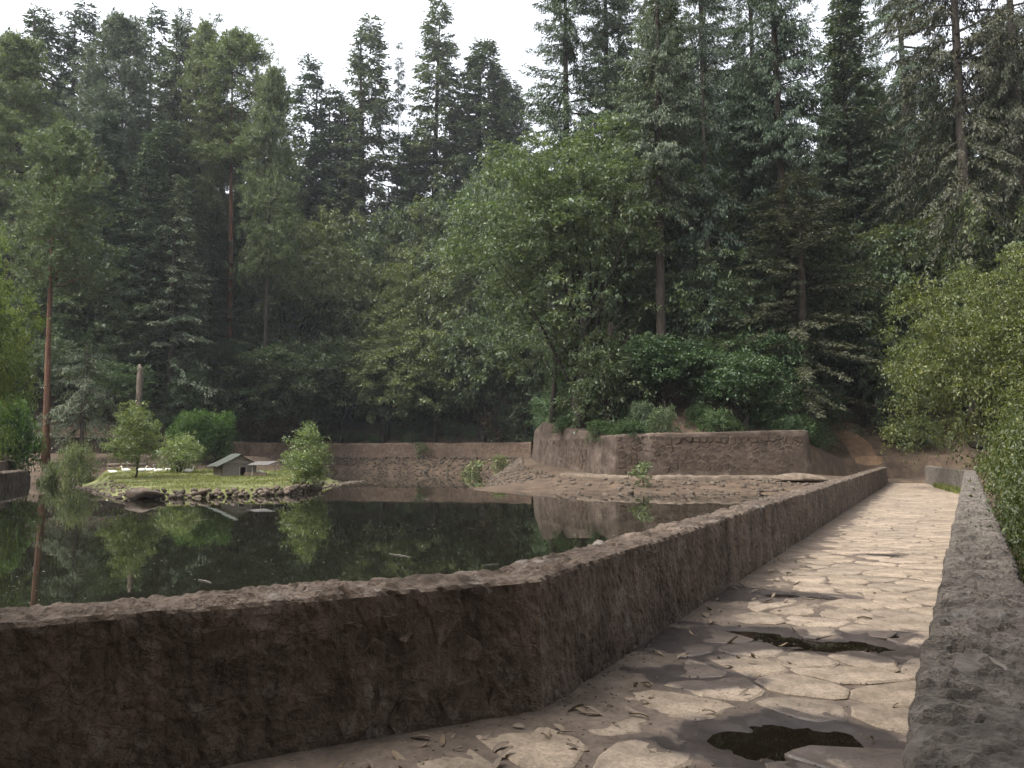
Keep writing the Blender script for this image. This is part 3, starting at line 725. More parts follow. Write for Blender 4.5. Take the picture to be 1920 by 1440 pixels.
RS = [mesh_np('edge_stone', *rock_vf(70 + k, 2, (1, .8, .62), .22, .75), M['rubble'], False) for k in range(8)]
RSD = [mesh_np('edge_stone', *rock_vf(90 + k, 2, (1, .8, .62), .22, .75), M['rubble_dark'], False) for k in range(4)]
g = np.random.default_rng(11)
def along(poly, t):
    seg = np.linalg.norm(np.diff(poly, axis=0), axis=1); cum = np.concatenate([[0], np.cumsum(seg)]); s = t * cum[-1]
    i = min(np.searchsorted(cum, s, 'right') - 1, len(seg) - 1); return poly[i] + (poly[i + 1] - poly[i]) * ((s - cum[i]) / seg[i])
front = isl_out[2:8]
for k in range(120):
    p = along(front, (k + g.random()) / 120); lay = k % 3
    r = g.uniform(.11, .29); nrm = np.array((0, 1.))
    q = p + nrm * (lay * .35 + g.uniform(-.05, .15)); z = WATER_Z + .04 + lay * .14 + g.uniform(-.05, .06)
    m = RSD[g.integers(4)] if (k < 22 or g.random() < .25) else RS[g.integers(8)]
    link('edge_stone', m, island, (q[0], q[1], z), (g.normal() * .4, g.normal() * .4, g.uniform(0, 6)), (r, r, r))
spit = []
for k in range(420):
    t = g.random(); p = along(isl_out[7:13], t) if k % 2 else along(isl_out[0:3], t); q = p + (isl_top_c - p) * g.uniform(-.01, .14)
    V, F = RS[k % 8], None
    vv = np.array([v.co[:] for v in V.vertices]) * g.uniform(.05, .14); a = g.uniform(0, 6); c, s = math.cos(a), math.sin(a)
    vv = vv @ np.array([[c, s, 0], [-s, c, 0], [0, 0, 1]]) + np.array((q[0], q[1], max(float(isl_z(q[:1], q[1:])[0]), WATER_Z) + .02)); spit.append((vv, [tuple(pp.vertices) for pp in V.polygons]))
V, F = merge(spit); stuff(link('gravel', mesh_py('gravel', V, F, M['rubble']), island))
def blades(name, pts, h0, h1, mat, parent=None, seed=1, wd=.02):
    gg = np.random.default_rng(seed); n = len(pts); az = gg.uniform(0, 2 * math.pi, n); h = gg.uniform(h0, h1, n); ln = gg.normal(size=(n, 2)) * .35
    sd = np.stack([np.cos(az), np.sin(az), np.zeros(n)], 1) * wd
    tip = pts + np.column_stack([ln[:, 0] * h, ln[:, 1] * h, h])
    V = np.stack([pts - sd, pts + sd, tip], 1).reshape(-1, 3); F = np.arange(3 * n).reshape(-1, 3)
    return stuff(link(name, mesh_np(name, V, F, mat), parent))
def scatter_island(n, seed):
    gg = np.random.default_rng(seed); x = gg.uniform(ix[0], ix[-1], n); y = gg.uniform(iy[0], iy[-1], n)
    z = isl_z(x, y); k = (z > .05) & in_poly(x, y, isl_out); k &= (fbm(xyz(x * .5, y * .5), 3, 4) > -.35)
    return np.column_stack([x, y, z - .02])[k]
gr = blades('grass', scatter_island(60000, 3), .05, .16, M['grass'], None, 4, .025); gr['label'] = 'short yellowish grass covering the small island'; gr['category'] = 'grass'

# rubble of the far bank
g = np.random.default_rng(15)
parts = []; base_r = [rock_vf(120 + k, 1, (1, .85, .65), .2, .8) for k in range(6)]
Wm = W_[5:12, :2]
for k in range(2600):
    t = g.random(); p = along(Wm, t); d0, _, A = near_poly(p[:1], p[1:], W_[:, :2], W_[:, 2:]); lw, bw = A[0, 2], A[0, 4]
    i = min(int(t * 7), 6)
    # inward normal
    e = along(Wm, min(t + .002, 1)) - along(Wm, max(t - .002, 0)); e /= np.linalg.norm(e); nn = np.array((-e[1], e[0]))
    q = p + nn * g.uniform(lw * .9, bw + .5); z = hz(q[0], q[1])
    if q[1] < 56 and k % 4: continue
    if z < -.7 or z > 2.3 or not in_poly(q[:1], q[1:], WPOLY)[0]: continue
    Vb, Fb = base_r[k % 6]; r = g.uniform(.07, .2) * (1.4 if q[1] > 80 else 1); a = g.uniform(0, 6); c, s = math.cos(a), math.sin(a)
    vv = Vb * r @ np.array([[c, s, 0], [-s, c, 0], [0, 0, 1]]) + np.array((q[0], q[1], z + r * .15)); parts.append((vv, Fb))
for k in range(450):
    q = np.array((g.uniform(2.5, 23), 43.2 + 8 * g.random() ** 1.4)); z = hz(q[0], q[1])
    if z < -.55 or z > .45: continue
    Vb, Fb = base_r[k % 6]; r = .05 + .2 * g.random() ** 2.5; a = g.uniform(0, 6); c, s = math.cos(a), math.sin(a)
    parts.append((Vb * r @ np.array([[c, s, 0], [-s, c, 0], [0, 0, 1]]) + np.array((q[0], q[1], z + r * .12)), Fb))
Vs = []; Fs = []; n0 = 0
for v, f in parts: Vs.append(v); Fs.append(f + n0); n0 += len(v)
rb = stuff(link('rubble', mesh_np('rubble', np.vstack(Vs), np.vstack(Fs), M['rubble']))); rb['label'] = 'brown rubble stones covering the sloping far bank'; rb['category'] = 'rubble'

# ------------------------------------------------------------------ trees: generators
def unit(v): return v / np.maximum(np.linalg.norm(v, axis=-1, keepdims=True), 1e-9)
def cards(P, D, Nn, L, Wd, fold=.12):
    S = unit(np.cross(D, Nn)); U = np.cross(S, D); L = np.asarray(L)[:, None]; Wd = np.asarray(Wd)[:, None]
    a = P; b = P + D * L * .45 + S * Wd * .5 + U * L * fold; c = P + D * L - U * L * fold * .8; d = P + D * L * .45 - S * Wd * .5 + U * L * fold
    V = np.stack([a, b, c, d], 1).reshape(-1, 3); return V, np.arange(len(V)).reshape(-1, 4)
def fir_crown(seed, H=40., R=4.6, base=.2, nb=420, droop=.25, lens=(.5, 1.1), wd=.19, dens=9.5, sparse=0., topround=.75, clump=0):
    g = np.random.default_rng(seed)
    h = base + (1 - base) * g.random(nb) ** .85; q = (h - base) / (1 - base)
    az = g.uniform(0, 2 * math.pi, nb)
    if clump: az = az + clump * np.sin(az * 2 + h * 30)
    ln = R * (np.clip(1 - q, 0, 1) ** topround * .95 + .05) * g.uniform(.55, 1.12, nb) * (1 - .45 * np.clip(.12 - q, 0, .12) / .12)
    if sparse: 
        k = (vnoise(np.column_stack([np.cos(az) * 1.5, np.sin(az) * 1.5, h * 22]), seed) > sparse - .6); h, q, az, ln = h[k], q[k], az[k], ln[k]
    nb = len(h); out = np.column_stack([np.cos(az), np.sin(az), np.zeros(nb)])
    pitch = .35 * q - droop * (1 - q) + g.normal(size=nb) * .12
    cnt = np.maximum(3, (ln * dens).astype(int)); bi = np.repeat(np.arange(nb), cnt)
    t = .12 + .88 * g.random(len(bi)) ** .75
    def pos(i, t): 
        r = ln[i] * t; z = h[i] * H + r * np.tan(pitch[i]) - droop * .55 * r * t + .10 * ln[i] * t ** 3
        return out[i] * r[:, None] + np.column_stack([np.zeros(len(i)), np.zeros(len(i)), z])
    P = pos(bi, t); D0 = unit(pos(bi, np.minimum(t + .05, 1.05)) - P)
    side = np.where(g.random(len(bi)) < .5, 1., -1.)[:, None]
    lat = unit(np.cross(D0, np.array([0, 0, 1.]))) * side
    ang = g.uniform(.35, 1.0, len(bi))[:, None]
    D = unit(D0 * np.cos(ang) + lat * np.sin(ang) + np.column_stack([np.zeros(len(bi)), np.zeros(len(bi)), -g.uniform(.1, .9, len(bi)) * (droop + .25)]) + g.normal(size=P.shape) * .12)
    L = g.uniform(*lens, len(bi)) * (.6 + .55 * (1 - t)) ; P = P + g.normal(size=P.shape) * .08
    # a spray = three narrow slips along the twig
    Vs = []; Fs = []; n0 = 0
    for k in range(3):
        Pk = P + D * (L * .3 * k)[:, None] + g.normal(size=P.shape) * .03
        Dk = unit(D + g.normal(size=P.shape) * .28 + np.array((0, 0, -.12 * k)))
        V, F = cards(Pk, Dk, unit(np.array([0, 0, 1.]) + g.normal(size=P.shape) * .45), L * .5, np.full(len(P), wd) * g.uniform(.6, 1.2, len(P)))
        Vs.append(V); Fs.append(F + n0); n0 += len(V)
    return np.vstack(Vs), np.vstack(Fs), (h, az, ln, pitch, out)
def conifer_trunk(seed, H, r0, br=None, bend=.4, nbr=70, top=.98, droop=.25, n=9):
    g = np.random.default_rng(seed); zs = np.linspace(0, top, 14); a = g.uniform(0, 6)
    pts = [(bend * math.sin(2.2 * z + a) - bend * math.sin(a), bend * math.cos(2.7 * z + a) - bend * math.cos(a), z * H) for z in zs]
    rad = [r0 * ((1 - z) ** .8 * .95 + .03) * (1 + .35 * math.exp(-z * H / .8)) for z in zs]
    parts = [tube(pts, rad, n)]
    if br is not None:
        h, az, ln, pitch, out = br
        for i in g.choice(len(h), min(nbr, len(h)), replace=False):
            r = ln[i]; P = []
            for t in (0, .35, .7, 1.): P.append((out[i][0] * r * t, out[i][1] * r * t, h[i] * H + r * t * math.tan(pitch[i]) - droop * .55 * r * t * t + .1 * r * t ** 3))
            b0 = max(.025, .012 * r + .02); parts.append(tube(P, [b0, b0 * .7, b0 * .45, b0 * .2], 4, False))
    return merge(parts)
def pine_crown(seed, H=30., R=5., base=.5, nb=80, tl=.46, nt_=18, nn=15, flat=.25):
    g = np.random.default_rng(seed); h = base + (1 - base) * g.random(nb); q = (h - base) / (1 - base); az = g.uniform(0, 6.283, nb)
    ln = R * np.sin(np.clip(.28 + q * .75, 0, 1) * math.pi) ** .7 * g.uniform(.5, 1.1, nb); pitch = .1 + .5 * q + g.normal(size=nb) * .15
    out = np.column_stack([np.cos(az), np.sin(az), np.zeros(nb)])
    bi = np.repeat(np.arange(nb), nt_); t = .35 + .65 * g.random(len(bi)) ** .8
    P = out[bi] * (ln[bi] * t)[:, None] + np.column_stack([np.zeros(len(bi)), np.zeros(len(bi)), h[bi] * H + ln[bi] * t * np.tan(pitch[bi]) - .12 * ln[bi] * t * t])
    P = P + g.normal(size=P.shape) * np.array((.6, .6, .36)) 
    ti = np.repeat(np.arange(len(P)), nn); D = unit(g.normal(size=(len(ti), 3)) + np.array((0, 0, .45)) + out[bi[ti]] * .4)
    V, F = cards(P[ti] + g.normal(size=D.shape) * .05, D, unit(g.normal(size=D.shape)), g.uniform(.6, 1.15, len(ti)) * tl, np.full(len(ti), .08), .05)
    return V, F, (h, az, ln, pitch, out)
def leafy_crown(seed, lobes, nC, leaf=(.18, .28), wr=.42, twigs=7, per=9, twig_len=.9, droop=.25, shell=.7):
    """lobes: list of (centre, radii). leaf sprays on twigs that radiate from clumps through the crown"""
    g = np.random.default_rng(seed); vol = np.array([r[0] * r[1] * r[2] for c, r in lobes]) ** .7; pick = g.choice(len(lobes), nC, p=vol / vol.sum())
    d = unit(g.normal(size=(nC, 3))); rad = np.where(g.random(nC) < shell, g.uniform(.78, 1.02, nC), g.uniform(.2, .85, nC))
    Cn = np.array([c for c, r in lobes])[pick]; Rr = np.array([r for c, r in lobes])[pick]
    P = Cn + d * Rr * rad[:, None]
    P = P + Rr * .13 * np.stack([vnoise(P * .55 + 9.1 * k, seed + k) for k in range(3)], 1)
    outd = unit(d * .9 / Rr * Rr.mean() + np.array((0, 0, .35)))
    ti = np.repeat(np.arange(nC), twigs); TD = unit(outd[ti] * .75 + g.normal(size=(len(ti), 3)) * np.array((.8, .8, .3)))
    TL = g.uniform(.5, 1.15, len(ti)) * twig_len; TP = P[ti] + g.normal(size=TD.shape) * .12
    li = np.repeat(np.arange(len(ti)), per); s = (np.tile(np.arange(per), len(ti)) + g.random(len(li))) / per
    pos = TP[li] + TD[li] * (TL[li] * s)[:, None]; pos[:, 2] -= droop * TL[li] * s ** 2; pos += g.normal(size=pos.shape) * .05
    lat = unit(np.cross(TD[li], g.normal(size=pos.shape)))
    D = unit(TD[li] * .6 + lat * .9 + np.array((0, 0, -droop * .9))); Nn = unit(np.array((0, 0, 1.)) + g.normal(size=pos.shape) * .5 + d[pick * 0 + 0][0] * 0)
    L = g.uniform(*leaf, len(li)); V, F = cards(pos, D, Nn, L, L * wr * g.uniform(.8, 1.2, len(L)))
    return V, F, P
def leafy_trunk(seed, P, r0, fork, n_limb=16, stems=1, spread=.3, lean=(0, 0)):
    g = np.random.default_rng(seed); parts = []; top = np.array(P).mean(0)
    bases = []
    for k in range(stems):
        a = g.uniform(0, 6.28); b = np.array((math.cos(a), math.sin(a), 0)) * (spread if stems > 1 else 0)
        f = b * 1.8 + np.array((lean[0], lean[1], fork * g.uniform(.85, 1.15))); rr = r0 * (1 if stems == 1 else g.uniform(.6, 1))
        m = (b + f) / 2 + g.normal(size=3) * np.array((.08, .08, 0)) * fork * .3
        parts.append(tube([b + (0, 0, -.3), b * 1.05 + (0, 0, fork * .1), m, f], [rr * 1.25, rr, rr * .85, rr * .7], 8)); bases.append((f, rr))
    idx = g.choice(len(P), min(n_limb, len(P)), replace=False)
    for i in idx:
        f, rr = bases[g.integers(len(bases))]; e = P[i]; d = e - f; m1 = f + d * .35 + np.array((0, 0, .12 * np.linalg.norm(d))) + g.normal(size=3) * .15; m2 = f + d * .7 + np.array((0, 0, .08 * np.linalg.norm(d))) + g.normal(size=3) * .15
        b0 = rr * g.uniform(.3, .55); parts.append(tube([f, m1, m2, e], [b0, b0 * .7, b0 * .4, b0 * .15], 5, False))
    return merge(parts)

PROTO = {}
def reg(key, crown, trunk, H, R, cm, tm):
    PROTO[key] = (mesh_np('crown', crown[0], crown[1], M[cm]), mesh_py('trunk', trunk[0], trunk[1], M[tm], True), H, R)
for k, (key, kw, r0, bm) in enumerate([
        ('fir', dict(nb=520, R=4.8, topround=.62), .48, 'bark_dark'), ('fir2', dict(nb=470, R=4.4, sparse=.2, topround=.6), .45, 'bark_dark'), ('fir3', dict(nb=540, R=5.4, base=.28, topround=.5, clump=.3), .5, 'bark_grey'),
        ('thin_fir', dict(nb=300, R=3.0, base=.3, sparse=.3, topround=.5), .32, 'bark_dark'), ('thin_fir2', dict(nb=170, R=2.6, base=.45, sparse=.35, topround=.35), .3, 'bark_dark'),
        ('tall_fir', dict(nb=520, R=6.4, base=.33, topround=.45, sparse=.15, clump=.25, lens=(.4, .9), wd=.12, dens=13), .62, 'bark_dark')]):
    cr = fir_crown(200 + k, **kw); reg(key, cr, conifer_trunk(300 + k, 40., r0, cr[3 - 1]), 40., kw['R'], 'fir', bm)
for k, (key, kw, r0) in enumerate([('spruce', dict(H=22., R=4.2, base=.06, nb=260, droop=.42, lens=(.35, .75), wd=.11, dens=11), .3), ('hanging_fir', dict(H=40., R=6.5, base=.3, nb=330, droop=.5, lens=(.35, .8), wd=.10, dens=16, topround=.4), .5), ('bough_spruce', dict(H=30., R=6.0, base=.12, nb=230, droop=.5, lens=(.35, .8), wd=.10, dens=17, topround=.45), .42),
                                   ('small_fir', dict(H=8., R=2.2, base=.08, nb=110, droop=.15, lens=(.22, .45), wd=.07, dens=15), .11), ('weeping', dict(H=10., R=2.7, base=.30, nb=90, droop=.75, lens=(.3, .7), wd=.06, dens=17, topround=.35), .13)]):
    cr = fir_crown(220 + k, **kw); reg(key, cr, conifer_trunk(320 + k, kw['H'], r0, cr[2], bend=.15, droop=kw['droop']), kw['H'], kw['R'], 'fir', 'bark_grey')
for k, (key, kw) in enumerate([('pine', dict(H=30., R=5., base=.52, nb=150)), ('pine2', dict(H=36., R=4.6, base=.35, nb=200)), ('pine3', dict(H=34., R=4.2, base=.42, nb=170)), ('pine_high', dict(H=36., R=4.6, base=.6, nb=150))]):
    cr = pine_crown(240 + k, **kw); reg(key, cr, conifer_trunk(340 + k, kw['H'], .31, cr[2], nbr=45, droop=.1), kw['H'], kw['R'], 'pine', 'bark_red')
def lobes_round(seed, R, zc, zr, n=13, k=.40):
    g = np.random.default_rng(seed); out = [((0, 0, zc), (R * .6, R * .6, zr * .75))]
    for i in range(n):
        a = 2.4 * i + g.uniform(-.4, .4); r = R * g.uniform(.3, .68); out.append(((math.cos(a) * r, math.sin(a) * r, zc + zr * (g.uniform(-.6, .62) if r > R * .45 else g.uniform(.3, .68))), (R * k * g.uniform(.8, 1.1), R * k * g.uniform(.8, 1.1), zr * .5 * g.uniform(.8, 1.15))))
    return out
for k, (key, H, R, nC, kw, fork, r0, stems, mat) in enumerate([
        ('broad_big', 20., 8., 760, dict(leaf=(.2, .33), twigs=9, per=9, twig_len=1.2, shell=.85), 3., .36, 3, 'leaf'),
        ('broad', 13., 5.5, 360, dict(leaf=(.24, .38), twigs=9, per=8, twig_len=1.0, shell=.85), 3., .24, 2, 'leaf'),
        ('broad2', 12., 5.0, 330, dict(leaf=(.23, .36), twigs=9, per=8, twig_len=.95, droop=.4, shell=.85), 3., .22, 1, 'leaf'),
        ('broad3', 9., 4.6, 300, dict(leaf=(.24, .36), twigs=9, per=8, twig_len=.95, droop=.15, shell=.85), 2.2, .18, 3, 'leaf'),
        ('under', 7., 3.6, 210, dict(leaf=(.2, .32), twigs=6, per=7, twig_len=1.0), 1.6, .13, 3, 'leaf_dark'),
        ('bank_tree', 10.5, 5.6, 900, dict(leaf=(.12, .2), twigs=7, per=9, twig_len=.9, droop=.35), 3.2, .16, 3, 'leaf_yellow'),
        ('hedge_ball', 2.6, 1.7, 420, dict(leaf=(.1, .17), twigs=6, per=7, twig_len=.3, droop=0., shell=.85), .4, .06, 5, 'hedge'),
        ('shrub', 2.4, 1.9, 150, dict(leaf=(.12, .2), twigs=6, per=7, twig_len=.55), .4, .04, 5, 'leaf_dark')]):
    zr = (H - fork * .75) / 2; zc = H - zr
    cr = leafy_crown(400 + k, lobes_round(500 + k, R, zc, zr), nC, **kw)
    reg(key, cr, leafy_trunk(600 + k, cr[2], r0, fork, 26, stems, .25), H, R, mat, 'bark_dark')
# low bushes by the right-hand parapet: finer leaves, they stand close
for k, (key, nC, R, H, kw) in enumerate([('near_bush', 620, 1.7, 3.6, dict(leaf=(.06, .12), twigs=6, per=8, twig_len=.7, wr=.42)), ('near_bush2', 520, 1.4, 3.2, dict(leaf=(.05, .1), twigs=6, per=8, twig_len=.62, wr=.45))]):
    cr = leafy_crown(440 + k, lobes_round(540 + k, R, H * .58, H * .42), nC, **kw); reg(key, cr, leafy_trunk(640 + k, cr[2], .05, .7, 20, 4, .2), H, R, 'leaf_mid', 'bark_grey')
# slim island trees
for k, (key, nC, lob, kw, H, R, fork, st) in enumerate([
        ('isl_tree', 210, [((0, 0, 2.3), (1.7, 1.5, 1.2)), ((-.4, 0, 3.1), (1.2, 1.1, 1.2)), ((.4, 0, 3.8), (1.0, .9, 1.2)), ((.1, 0, 4.6), (.6, .6, .9)), ((1.0, 0, 2.2), (.9, .9, .8))], dict(leaf=(.11, .19), twigs=6, per=7, twig_len=.5, wr=.45), 5.5, 2., 1.1, 4),
        ('isl_bush', 110, [((0, 0, 1.2), (1.3, 1.1, .95)), ((.6, 0, 1.6), (.9, .8, .7)), ((-.5, 0, 1.0), (.9, .8, .7))], dict(leaf=(.1, .17), twigs=6, per=7, twig_len=.5), 2.4, 1.5, .4, 5),
        ('isl_tree2', 170, [((0, 0, 2.0), (1.2, 1.1, 1.3)), ((-.2, 0, 3.1), (.9, .8, 1.0)), ((.6, 0, 2.2), (.9, .8, 1.0)), ((.3, 0, 3.8), (.5, .5, .7)), ((.4, 0, 1.0), (.8, .8, .7))], dict(leaf=(.1, .17), twigs=6, per=7, twig_len=.5, droop=.1), 4.6, 1.6, .9, 6),
        ('sprig', 16, [((0, 0, .6), (.35, .35, .5))], dict(leaf=(.12, .2), twigs=5, per=6, twig_len=.35), 1.2, .5, .25, 3)]):
    cr = leafy_crown(460 + k, lob, nC, **kw); reg(key, cr, leafy_trunk(660 + k, cr[2], .055 if k < 3 else .02, fork, 18, st, .12), H, R, 'leaf_pale', 'bark_dark')

WK = 1.15
def tree(key, name, label, cat, X, Y, h, rad=None, mat=None, bark=None, group=None, z=None, tilt=(0, 0)):
    cr, tr, H, R = PROTO[key]
    z0 = hz(X, Y) - .1 if z is None else z
    sz = h / H; sx = sz if rad is None else rad / R
    t = empty(name, (X, Y, z0), random.uniform(0, 6.28)); t.rotation_euler = (tilt[0], tilt[1], t.rotation_euler.z)
    t.scale = (sx, sx, sz); tag(t, label, cat, group)
    for nm, me_, mm in (('trunk', tr, bark), ('crown', cr, mat)):
        o = link(nm, me_, t)
        if mm: o.material_slots[0].link = 'OBJECT'; o.material_slots[0].material = M[mm]
    return t
def ptree(key, name, label, cat, u, Y, vtop, wpx=None, **kw):
    """tree whose crown axis stands at picture column u, Y metres away, its tip at row vtop"""
    vm = (vtop + 860) / 2
    if kw.get('z') is None and not kw.pop('bank', False):
        while True:                                        # forest trees stand behind the retaining walls
            p = at(u, vm, Y); X_, Y_ = np.array([p.x]), np.array([Y])
            if not in_poly(X_, Y_, WPOLY)[0] and near_poly(X_, Y_, W_[:, :2])[0][0] > 2.6: break
            Y += .8
    p = at(u, vm, Y); top = at(u, vtop, Y)
    z0 = hz(p.x, Y) - .1 if kw.get('z') is None else kw['z']
    return tree(key, name, label, cat, p.x, Y, top.z - z0, None if wpx is None else wpx * WK / 2 * Y / FPX, **kw)

# ---- tall conifers on the skyline, left to right
TALL = [
 ('fir2', 'fir_tree', 'tall dark fir at the top left corner with sky between its boughs', 52, 118, 18, 190, 'fir_dark'),
 ('fir2', 'fir_tree', 'tall narrow dark fir second from the left edge with bare broken tip', 136, 122, 8, 160, 'fir_dark'),
 ('pine2', 'pine_tree', 'broad rounded grey-green pine crown between two narrow firs at upper left', 208, 112, 32, 170, 'fir'),
 ('thin_fir', 'fir_tree', 'thin ragged fir with sparse tufts just right of the broad rounded pine', 275, 126, 12, 100, 'fir_dark'),
 ('fir', 'fir_tree', 'dark fir with a bare spire ending in a small tuft at the top edge', 322, 120, 40, 160, 'fir'),
 ('thin_fir2', 'fir_tree', 'bare-stemmed fir whose tufted tip touches the upper picture edge', 330, 124, -14, 50, 'fir_dark'),
 ('pine3', 'pine_tree', 'pale green pine peeking between the tufted fir and the round-topped pine', 372, 118, 44, 95, 'pine'),
 ('pine_high', 'pine_tree', 'large round-topped light green pine left of the sky gap with red trunk', 438, 118, 72, 180, 'pine'),
 ('pine3', 'pine_tree', 'light green pine shoulder on the left side of the open sky', 505, 110, 130, 110, 'pine'),
 ('thin_fir', 'fir_tree', 'small pointed dark fir standing lowest in the open sky gap', 572, 128, 108, 120, 'fir_dark'),
 ('thin_fir', 'fir_tree', 'second dark fir in the sky gap, shorter, beside the small pointed one', 618, 132, 165, 120, 'fir_dark'),
 ('fir2', 'fir_tree', 'pointed fir spire standing free in the middle of the sky gap', 686, 108, 34, 175, 'fir'),
 ('thin_fir2', 'fir_tree', 'nearly bare pole-like fir right of the free-standing spire', 744, 118, 82, 34, 'fir_dark'),
 ('fir2', 'fir_tree', 'dark fir with broken leaning top on the right side of the sky gap', 818, 116, -4, 165, 'fir'),
 ('fir', 'fir_tree', 'dense green fir with blunt top below the right end of the sky gap', 906, 116, 78, 200, 'fir'),
 ('tall_fir', 'fir_tree', 'huge dark fir with exposed trunk dividing open sky from dense forest', 1072, 86, -170, 210, 'fir_dark'),
 ('thin_fir', 'fir_tree', 'thin fir with light showing through just right of the huge dark fir', 1168, 98, -110, 90, 'fir_dark'),
 ('tall_fir', 'fir_tree', 'very tall fir with thick straight bare trunk rising behind the bastion wall', 1233, 63, -330, 190, 'fir'),
 ('tall_fir', 'fir_tree', 'fir with thick shadowed trunk behind the spruce with drooping boughs', 1412, 78, -260, 170, 'fir_dark'),
 ('tall_fir', 'fir_tree', 'massive dark-trunked fir above the spruce with drooping boughs', 1462, 66, -420, 200, 'fir_dark'),
 ('thin_fir', 'fir_tree', 'thin fir stem seen against the small bright sky hole at upper right', 1592, 104, -60, 80, 'fir_dark'),
 ('hanging_fir', 'fir_tree', 'fir with grey trunk right of the small bright sky hole', 1704, 84, -280, 230, 'fir_dark'),
 ('hanging_fir', 'fir_tree', 'fir with brownish hanging boughs filling the top right corner', 1800, 60, -420, 330, 'fir_dry'),
 ('hanging_fir', 'fir_tree', 'dark fir trunk at the right picture edge behind the yellow-green tree', 1908, 52, -520, 260, 'fir_dry'),
 ('fir', 'fir_tree', 'dense dark fir behind the light green pine with the red trunk', 300, 108, 230, 200, 'fir'),
 ('fir', 'fir_tree', 'dark fir standing low between the round pine and the free spire', 590, 110, 262, 150, 'fir_dark'),
 ('fir', 'fir_tree', 'dense fir directly behind the red trunk of the round-topped pine', 425, 138, 200, 190, 'fir'),
 ('fir3', 'fir_tree', 'dark fir behind the light green pine shoulder beside the sky', 515, 142, 285, 170, 'fir'),
 ('spruce', 'spruce_tree', 'low spruce covering the foot of the light green pine shoulder', 525, 121, 520, 150, 'fir'),
 ('thin_fir2', 'fir_tree', 'thin bare-stemmed spire between the two dark firs at the top left', 98, 126, 22, 50, 'fir_dark'),
 ('thin_fir', 'fir_tree', 'ragged thin spire behind the broad rounded pine', 242, 130, 40, 70, 'fir_dark'),
 ('thin_fir2', 'fir_tree', 'thinnest spire, over the pale green pine right of the tufted fir', 396, 128, 30, 46, 'fir_dark'),
 ('fir', 'fir_tree', 'mid-height fir filling the sky gap left of the free-standing spire', 642, 122, 190, 130, 'fir'),
 ('fir2', 'fir_tree', 'fir between the broken-topped fir and the blunt green fir', 862, 122, 170, 120, 'fir_dark'),
 ('fir3', 'fir_tree', 'grey-green fir right of the blunt green fir, before the huge dark fir', 955, 112, 150, 150, 'fir'),
 ('fir3', 'fir_tree', 'bluish fir below the nearly bare pole-like fir', 770, 112, 255, 150, 'fir_dark'),
 ('pine2', 'pine_tree', 'yellowish green pine cut off by the left picture edge', 8, 92, 70, 190, 'pine'),
 ('spruce', 'spruce_tree', 'lighter spruce with hanging sprays above the broken dead trunk', 325, 97, 330, 200, 'fir'),
 ('tall_fir', 'fir_tree', 'dense fir left of the thick bare trunk, above the big leafy tree', 1150, 92, -180, 200, 'fir'),
 ('tall_fir', 'fir_tree', 'dense fir right of the very tall bare trunk', 1320, 88, -240, 210, 'fir'),
]
for key, nm, lab, u, Y, vt, wpx, mt in TALL:
    if 530 < u < 970: Y = max(Y, 148)                      # these stand up the slope, behind the leafy trees
    ptree(key, nm, lab, 'tree', u, Y, vt, wpx, mat=mt, bark=None if 'red trunk' in lab or 'pine' not in nm else 'bark_dark')
# pine with long red trunk on the left bank
ptree('pine', 'pine_tree', 'pine on the left bank with long slender red trunk and green crown', 'tree', 104, 74, 245, 185, mat='pine', bark='bark_red', bank=True)
ptree('bough_spruce', 'spruce_tree', 'spruce with long drooping boughs hanging above the bastion wall', 'tree', 1500, 62, 330, 330, mat='fir_dry', bark='bark_dark')
ptree('weeping', 'cypress_tree', 'small weeping cypress with slender trunk before the terrace walls', 'tree', 160, 76, 640, 150, mat='fir', bark='bark_grey', bank=True)
ptree('small_fir', 'fir_tree', 'small young fir with level branches left of the round hedge', 'tree', 345, 96, 655, 125, mat='fir')
ptree('pine', 'pine_tree', 'dark bushy pine above the round hedge behind the hut', 'tree', 430, 110, 640, 120, mat='fir_dark')
# leafy trees
LEAFY = [
 ('broad_big', 'large leafy tree with spreading crown above the bastion wall', 1090, 65, 250, 430, 'leaf'),
 ('broad_big', 'leafy tree right of the big crown, its branches before the tall bare trunk', 1285, 71, 285, 300, 'leaf'),
 ('broad2', 'dark leafy tree behind the long red pine trunk', 170, 96, 470, 220, 'leaf'),
 ('broad', 'dark leafy tree at the left edge behind the round bush', 40, 92, 520, 200, 'leaf'),
 ('broad3', 'leafy tree behind the broken dead trunk', 235, 97, 560, 190, 'leaf'),
 ('broad', 'bright leafy tree on the slope above the yellow-green tree', 1780, 70, 400, 350, 'leaf_mid'),
 ('broad2', 'leafy tree in deep shade left of the yellow-green tree', 1620, 68, 440, 230, 'leaf'),
 ('broad2', 'leafy tree at the right edge on the slope', 1900, 60, 360, 240, 'leaf_mid'),
 ('broad2', 'dim leafy tree between the tall bare trunk and the drooping spruce', 1350, 66, 480, 200, 'leaf'),
]
